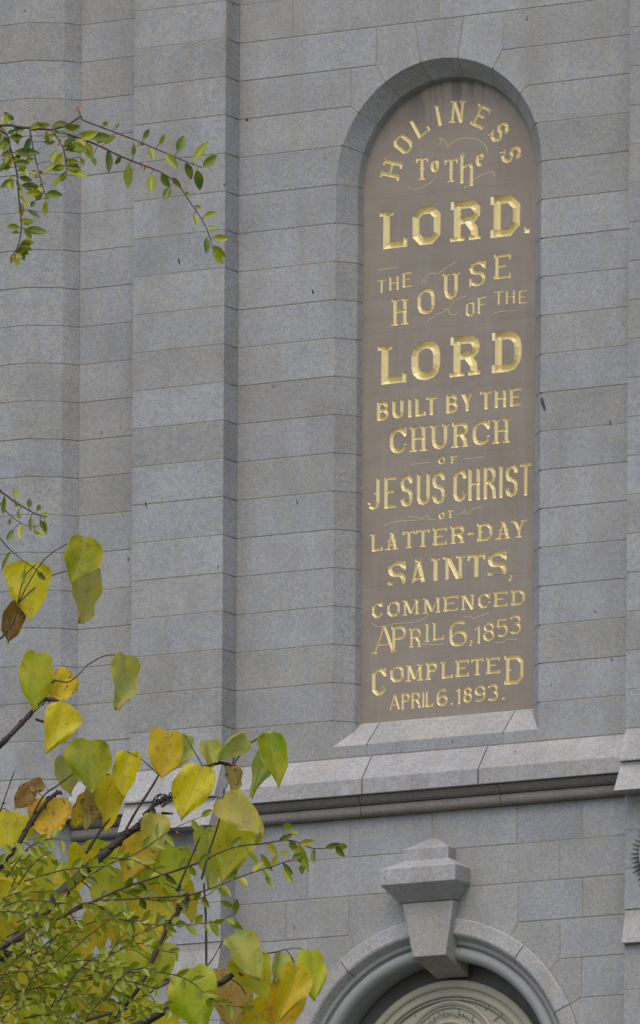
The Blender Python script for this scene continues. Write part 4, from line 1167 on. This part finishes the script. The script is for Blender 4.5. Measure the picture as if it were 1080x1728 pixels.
# ---- string of fairy lights wound round the boughs
lights = thing('fairy_light_string', tp(165, 1450, 0), 'black fairy light wire with small red bulbs wound round the dark boughs', 'string lights')
def wind_wire(path, r, turns, i0, i1, ph=0):
    seg = path[i0:i1]; n = (len(seg) - 1) * 6; pts = []
    for i in range(n + 1):
        f = i / n * (len(seg) - 1); k = min(int(f), len(seg) - 2); u = f - k
        x = seg[k][0] + (seg[k + 1][0] - seg[k][0]) * u; y = seg[k][1] + (seg[k + 1][1] - seg[k][1]) * u; d = seg[k][2] + (seg[k + 1][2] - seg[k][2]) * u
        dx = seg[k + 1][0] - seg[k][0]; dy = seg[k + 1][1] - seg[k][1]; l = math.hypot(dx, dy) or 1
        a = ph + turns * 2 * math.pi * i / n
        rr = r * (1 + .5 * math.sin(i * .7 + ph))
        pts.append(tp(x - dy / l * rr * math.cos(a), y + dx / l * rr * math.cos(a), d + PXM * rr * math.sin(a)))
    tube('wire', pts, PXM * 1.25, M['wire'], lights, 5)
m_i = [i for i, p in enumerate(main) if p[0] > 60][0]
wind_wire(main, 5.0, 9, m_i, len(main)); wind_wire(main, 6.5, 6, m_i, len(main), 2); wind_wire(main, 4.5, 12, m_i, len(main), 4)
wind_wire(r2, 4.0, 6, 8, len(r2)); wind_wire(r2, 5.5, 4, 14, len(r2), 2)
wind_wire(low, 4.5, 7, 12, len(low)); wind_wire(r3, 3.4, 5, 9, len(r3)); wind_wire(r4, 3.4, 5, 9, len(r4), 1)
loop = [(262, 1372), (258, 1352), (270, 1340), (284, 1348), (272, 1362), (288, 1352), (300, 1341)]
tube('wire', [tp(*p[:2], -.02) for p in smoothline([(a, b, 0) for a, b in loop], 5)], PXM * 1.3, M['wire'], lights, 5)
for x, y, dx, dy in ((276, 1372, 15, 1), (288, 1399, 14, 8), (64, 1214, 14, 6), (372, 1286, 24, 5), (148, 1462, 4, -14), (400, 1640, 10, 6), (308, 1530, 8, 6)):
    tube('wire', [tp(x - 3, y, 0), tp(x + dx * .6, y + dy * .6, -.01)], PXM * 2.3, M['wire'], lights, 6)
    tube('bulb', [tp(x + dx * .6, y + dy * .6, -.01), tp(x + dx * .9, y + dy * .9, -.01), tp(x + dx * 1.15, y + dy * 1.15, -.01)], [PXM * 2.2, PXM * 2.0, PXM * .5], M['bulb'], lights, 6)

# ---- small-leaved tree
crab = thing('small_leaved_tree', (tp(-420, 1728, -.6).x, tp(-420, 1728, -.6).y, 0),
             'tree with small narrow olive green leaves on thin dark twigs reaching in from the left', 'tree')
cb = tp(-420, 1728, -.6); cb.z = 0
top = tp(-430, 300, -.6); mid = tp(-400, 1700, -.6)
tube('trunk', [cb, cb + Vector((.06, 0, 2)), mid, (mid + top) / 2 + Vector((.05, .03, 0)), top], [.2, .15, .11, .08, .03], M['red_bark'], crab, 10)
SM = []
def cbr(pts, r0, r1, d=-.3, name='twig'):
    o, sm = branch(name, pts, r0, r1, crab, M['red_bark'], d, .12, 5, 5)
    SM.append(sm); return sm
cbr([(-430, 400, -.6), (-300, 300, -.4), (-120, 230, -.3), (0, 212, -.3), (30, 214), (50, 216), (85, 219), (120, 228), (165, 245), (200, 262), (240, 278), (272, 291), (300, 312), (322, 343), (345, 378), (355, 405), (360, 422)], 2.7, .6, name='branch')
cbr([(85, 219), (112, 212), (136, 197), (141, 203), (180, 218), (230, 237), (270, 254), (300, 267), (341, 283)], 1.7, .8)
cbr([(50, 216), (58, 260), (68, 300), (78, 335)], 1.3, .7)
cbr([(90, 222), (108, 255), (112, 292)], 1.2, .7)
cbr([(-60, 215, -.3), (5, 222), (18, 252), (28, 290), (32, 335), (36, 385), (28, 420), (18, 434)], 2.0, .8)
cbr([(-430, 1050, -.6), (-150, 850, -.3), (-20, 820), (2, 830), (30, 850), (62, 868), (80, 872)], 3, .7)
cbr([(-60, 830, -.3), (0, 908), (20, 930), (45, 950), (72, 968)], 1.4, .6)
cbr([(-20, 820), (10, 862), (40, 885), (66, 888)], 1.0, .5)

def leaf_geo(b, t, wd, twist, droop, rnd):
    ax = t - b; L = ax.length; ax.normalize()
    side = ax.cross(FW)
    if side.length < .05: side = RT.copy()
    side.normalize(); nor = side.cross(ax).normalized()
    s2 = side * math.cos(twist) + nor * math.sin(twist); nor = nor * math.cos(twist) - side * math.sin(twist); side = s2
    vs, fs, uv = [], [], []
    prof = [(0, .05), (.12, .55), (.32, .98), (.55, 1.0), (.78, .66), (.92, .28), (1, .0)]
    for s, hw in prof:
        for u in (-1, -.5, 0, .5, 1):
            x = u * hw * wd / 2
            vs.append(b + ax * (s * L) + side * x - nor * (abs(x) * .45 + droop * L * s * s * .5))
            uv.append((.5 + u / 2, s))
    for i in range(len(prof) - 1):
        for j in range(4):
            a = i * 5 + j; fs.append([a, a + 1, a + 6, a + 5])
    return vs, fs, uv
nleaf = [0]
stuff = [[], [], []]
SG = [srgb(128, 142, 16), srgb(96, 116, 20), srgb(156, 160, 22), srgb(76, 98, 26), srgb(174, 170, 30), srgb(86, 108, 34)]
def small_leaf(bx, by, tx, ty, w=11, d=-.3, col=None):
    rnd = random
    dz = rnd.uniform(-.012, .012)
    b = tp(bx, by, d); t = tp(tx, ty, d + dz)
    vs, fs, uv = leaf_geo(b, t, w * PXM, rnd.uniform(-.75, .75), rnd.uniform(0, .4), rnd)
    if by < 1000 and SM:
        q = min((p for m_ in SM for p in m_), key=lambda p: (p[0] - bx) ** 2 + (p[1] - by) ** 2)
        dd = math.hypot(q[0] - bx, q[1] - by)
        if 2.5 < dd < 34:
            branch('petiole', [(q[0], q[1], q[2]), ((q[0] + bx) / 2, (q[1] + by) / 2 - 1, (q[2] + d) / 2), (bx, by, d)], .65, .5, crab, M['red_bark'], n=2, knob=0, sides=4)
    if nleaf[0] < 290:
        o = link('leaf', vs, fs, M['small_leaf'], crab, smooth=True, uvs=uv, origin=b)
        c = col or rnd.choice(SG)
        k = rnd.uniform(.8, 1.15)
        o.color = (c[0] * k * 1.15, c[1] * k * 1.15, c[2] * k, 1); nleaf[0] += 1
    else:
        k = len(stuff[0]); stuff[0].extend(vs); stuff[1].extend([[i + k for i in f] for f in fs]); stuff[2].extend(uv)

# leaves read off the upper branch
Z6 = [(840,290,905,205),(880,315,945,265),(855,325,868,415),(805,295,830,370),(720,255,772,322),(770,250,798,175),(690,215,712,170),(650,230,665,290),(620,195,645,150),(575,265,580,215),(500,150,520,125),(450,132,470,114),
 (470,240,462,340),(450,215,510,185),(560,300,558,410),(500,300,525,262),(655,345,660,432),(700,340,740,400),(735,400,715,470),(750,360,790,400),(800,430,818,430),(840,490,870,490),(885,530,940,510),(900,577,945,577),(925,620,990,625),(925,655,985,705),(925,695,970,735),(840,520,855,570),(895,620,890,690),
 (285,240,380,255),(345,172,425,182),(230,130,300,130),(285,145,350,130),(290,320,380,365),(285,340,235,415),(190,340,270,300),(220,290,245,245),(350,270,360,310),(400,270,415,310),(190,205,240,205),(170,400,95,390),(185,430,110,430),(200,430,275,435),(200,460,203,525),(95,440,125,490),(95,470,100,530),(120,500,170,540),(150,460,135,490),(85,545,145,560),(110,585,205,605),(105,580,135,625),(90,640,150,645),(90,655,140,675),(75,690,100,705),(60,300,130,300),(80,310,120,360),(60,250,175,262),(70,160,85,220),(40,210,10,250),(50,270,90,300),(30,290,0,340),(60,370,0,405),(20,130,50,80),(25,170,0,140),(30,240,0,200),(10,320,45,310),(380,210,400,260),(350,190,430,165),(390,180,490,190),
 (320,210,380,235),(300,230,350,255),(130,150,180,130),(160,130,215,125),(45,100,20,75),(60,110,35,90),(420,210,470,195),(370,230,395,280),(60,280,90,260),(40,350,60,420),(70,380,95,420),(30,130,5,100),(15,180,40,215),(100,180,60,200),(20,250,60,260),(10,280,50,290)]
K6 = 1 / 2.5714
for a, b, c_, e_ in Z6:
    ln = math.hypot(c_ - a, e_ - b) * K6
    small_leaf(a * K6, 160 + b * K6, c_ * K6, 160 + e_ * K6, max(8, min(16, ln * .48)))
rq = random.Random(11)
for i in range(80):
    m_ = SM[rq.choice([0, 0, 2, 3, 4, 4, 4])]; q = rq.choice(m_)
    if not (-5 < q[0] < 135 and q[1] < 440): continue
    a = rq.uniform(-.6, 3.4); L = rq.uniform(15, 30)
    small_leaf(q[0] + 3 * math.cos(a), q[1] + 3 * math.sin(a), q[0] + L * math.cos(a), q[1] + L * math.sin(a), L * .45)
Z7 = [(10,130,20,70),(50,80,50,45),(95,110,95,80),(120,120,130,100),(135,135,160,130),(100,140,98,190),(70,160,68,215),(130,150,148,185),(115,180,150,205),(45,180,20,220),(35,250,0,320),(80,310,80,360),(120,320,150,345),(28,150,40,165),(60,120,60,150),(145,150,150,200),(110,190,130,195)]
K7 = 1 / 1.9286
for a, b, c_, e_ in Z7: small_leaf(a * K7, 800 + b * K7, c_ * K7, 800 + e_ * K7, 9)
# little tan fruit spurs
for x, y in ((132, 184), (100, 240), (236, 245), (244, 281), (8, 262), (72, 308), (27, 432), (70, 292), (60, 300), (30, 852), (92, 218), (115, 247)):
    for k in range(5):
        a = random.uniform(0, 6.28)
        small_leaf(x, y, x + 7 * math.cos(a), y + 7 * math.sin(a), 3.5, -.3, srgb(190, 160, 110))

# long twigs over the lower left, with leaves hanging off them
def leafy(pts, r0, r1, d, step=11, ln=25, w=12, p=.92, start=0.0):
    sm = cbr(pts, r0, r1, d); acc = 0; sd = 1
    for i in range(1, len(sm)):
        acc += math.hypot(sm[i][0] - sm[i - 1][0], sm[i][1] - sm[i - 1][1])
        if acc > step and i / len(sm) > start:
            acc = 0; sd = -sd
            x, y = sm[i][0], sm[i][1]
            if x < -30: continue
            if random.random() > p: continue
            th = math.atan2(sm[i][1] - sm[i - 1][1], sm[i][0] - sm[i - 1][0]) + sd * random.uniform(.5, 1.3)
            vx, vy = math.cos(th), math.sin(th) + .45
            l = math.hypot(vx, vy) or 1; L = ln * random.uniform(.7, 1.15)
            small_leaf(x, y, x + vx / l * L, y + vy / l * L, w * random.uniform(.8, 1.2), sm[i][2])
    return sm
leafy([(-100, 1660, -.4), (40, 1580), (107, 1546), (160, 1520), (215, 1496), (320, 1461), (390, 1431), (440, 1424), (490, 1418), (530, 1432), (572, 1427)], 3, .7, -.3, 17)
leafy([(160, 1520), (300, 1512), (345, 1503), (415, 1476), (460, 1462), (500, 1451), (522, 1470)], 1.8, .7, -.3, 15)
leafy([(107, 1546), (150, 1523), (210, 1553), (280, 1561), (360, 1556), (400, 1540)], 1.8, .6, -.32, 13)
leafy([(200, 1500), (250, 1518), (320, 1519), (345, 1513), (368, 1498)], 1.2, .6, -.28, 13)
leafy([(60, 1560), (120, 1500), (180, 1460), (230, 1440), (290, 1400), (340, 1378)], 1.6, .6, -.3, 14, p=.75)
leafy([(150, 1650), (240, 1640), (310, 1650), (365, 1690), (410, 1700)], 1.6, .6, -.3, 12)
for q in ((486, 1392), (502, 1436), (578, 1426), (480, 1440), (496, 1406)):
    small_leaf(q[0] - 8, q[1], q[0] + 8, q[1] + 3, 12, -.3, srgb(180, 170, 30))
for q in ((503, 1424, 524, 1470, 18), (440, 1440, 462, 1470, 12), (418, 1436, 436, 1462, 11), (448, 1478, 460, 1502, 11), (478, 1466, 496, 1492, 11), (372, 1520, 396, 1530, 11), (384, 1548, 412, 1566, 14), (354, 1552, 368, 1582, 14)):
    small_leaf(*q[:4], q[4], -.3, srgb(140, 146, 26))
rs = random.Random(5)
for i in range(42):
    x0 = rs.uniform(-60, 190) if i % 3 else rs.uniform(-70, 60); y0 = rs.uniform(1440, 1760)
    a = rs.uniform(-1.0, .35); ln = rs.uniform(70, 150)
    ex = x0 + ln * math.cos(a); ey = y0 + ln * math.sin(a)
    lim = 1385 + max(0, ex) * .28
    if ey < lim: ey = lim + rs.uniform(0, 30)
    if ex > 265: ex = 265 + rs.uniform(-20, 15)
    dd = rs.uniform(-.75, -.15)
    leafy([(x0, y0), ((x0 + ex) / 2, (y0 + ey) / 2 - rs.uniform(-5, 18)), (ex, ey), (ex + rs.uniform(5, 18), ey + rs.uniform(-4, 14))], 1.5, .5, dd, 10, 23 if y0 < 1600 else 19, 11, .95)
for i in range(40):       # finer growth at the very bottom
    x0 = rs.uniform(-40, 200); y0 = rs.uniform(1600, 1790); a = rs.uniform(-1.3, .6); ln = rs.uniform(50, 100)
    leafy([(x0, y0), (x0 + ln * .5 * math.cos(a), y0 + ln * .5 * math.sin(a) - 6), (x0 + ln * math.cos(a), y0 + ln * math.sin(a))], 1.2, .5, rs.uniform(-.8, -.1), 8, 15, 7.5, .95)
if stuff[0]:
    o = link('foliage', stuff[0], stuff[1], M['small_leaf'], crab, 'stuff', True, stuff[2], origin=tp(60, 1600, -.4))
    o.color = srgb(146, 156, 26)
# bough that carries the lower twigs
branch('branch', [(-400, 1900, -.6), (-250, 1760, -.5), (-100, 1660, -.4), (0, 1600, -.4), (60, 1560, -.35)], 9, 2.4, crab, M['red_bark'], -.4)
branch('branch', [(-400, 1950, -.6), (-200, 1850, -.5), (0, 1760, -.4), (150, 1720, -.35), (220, 1700, -.3)], 9, 2.0, crab, M['red_bark'], -.4)
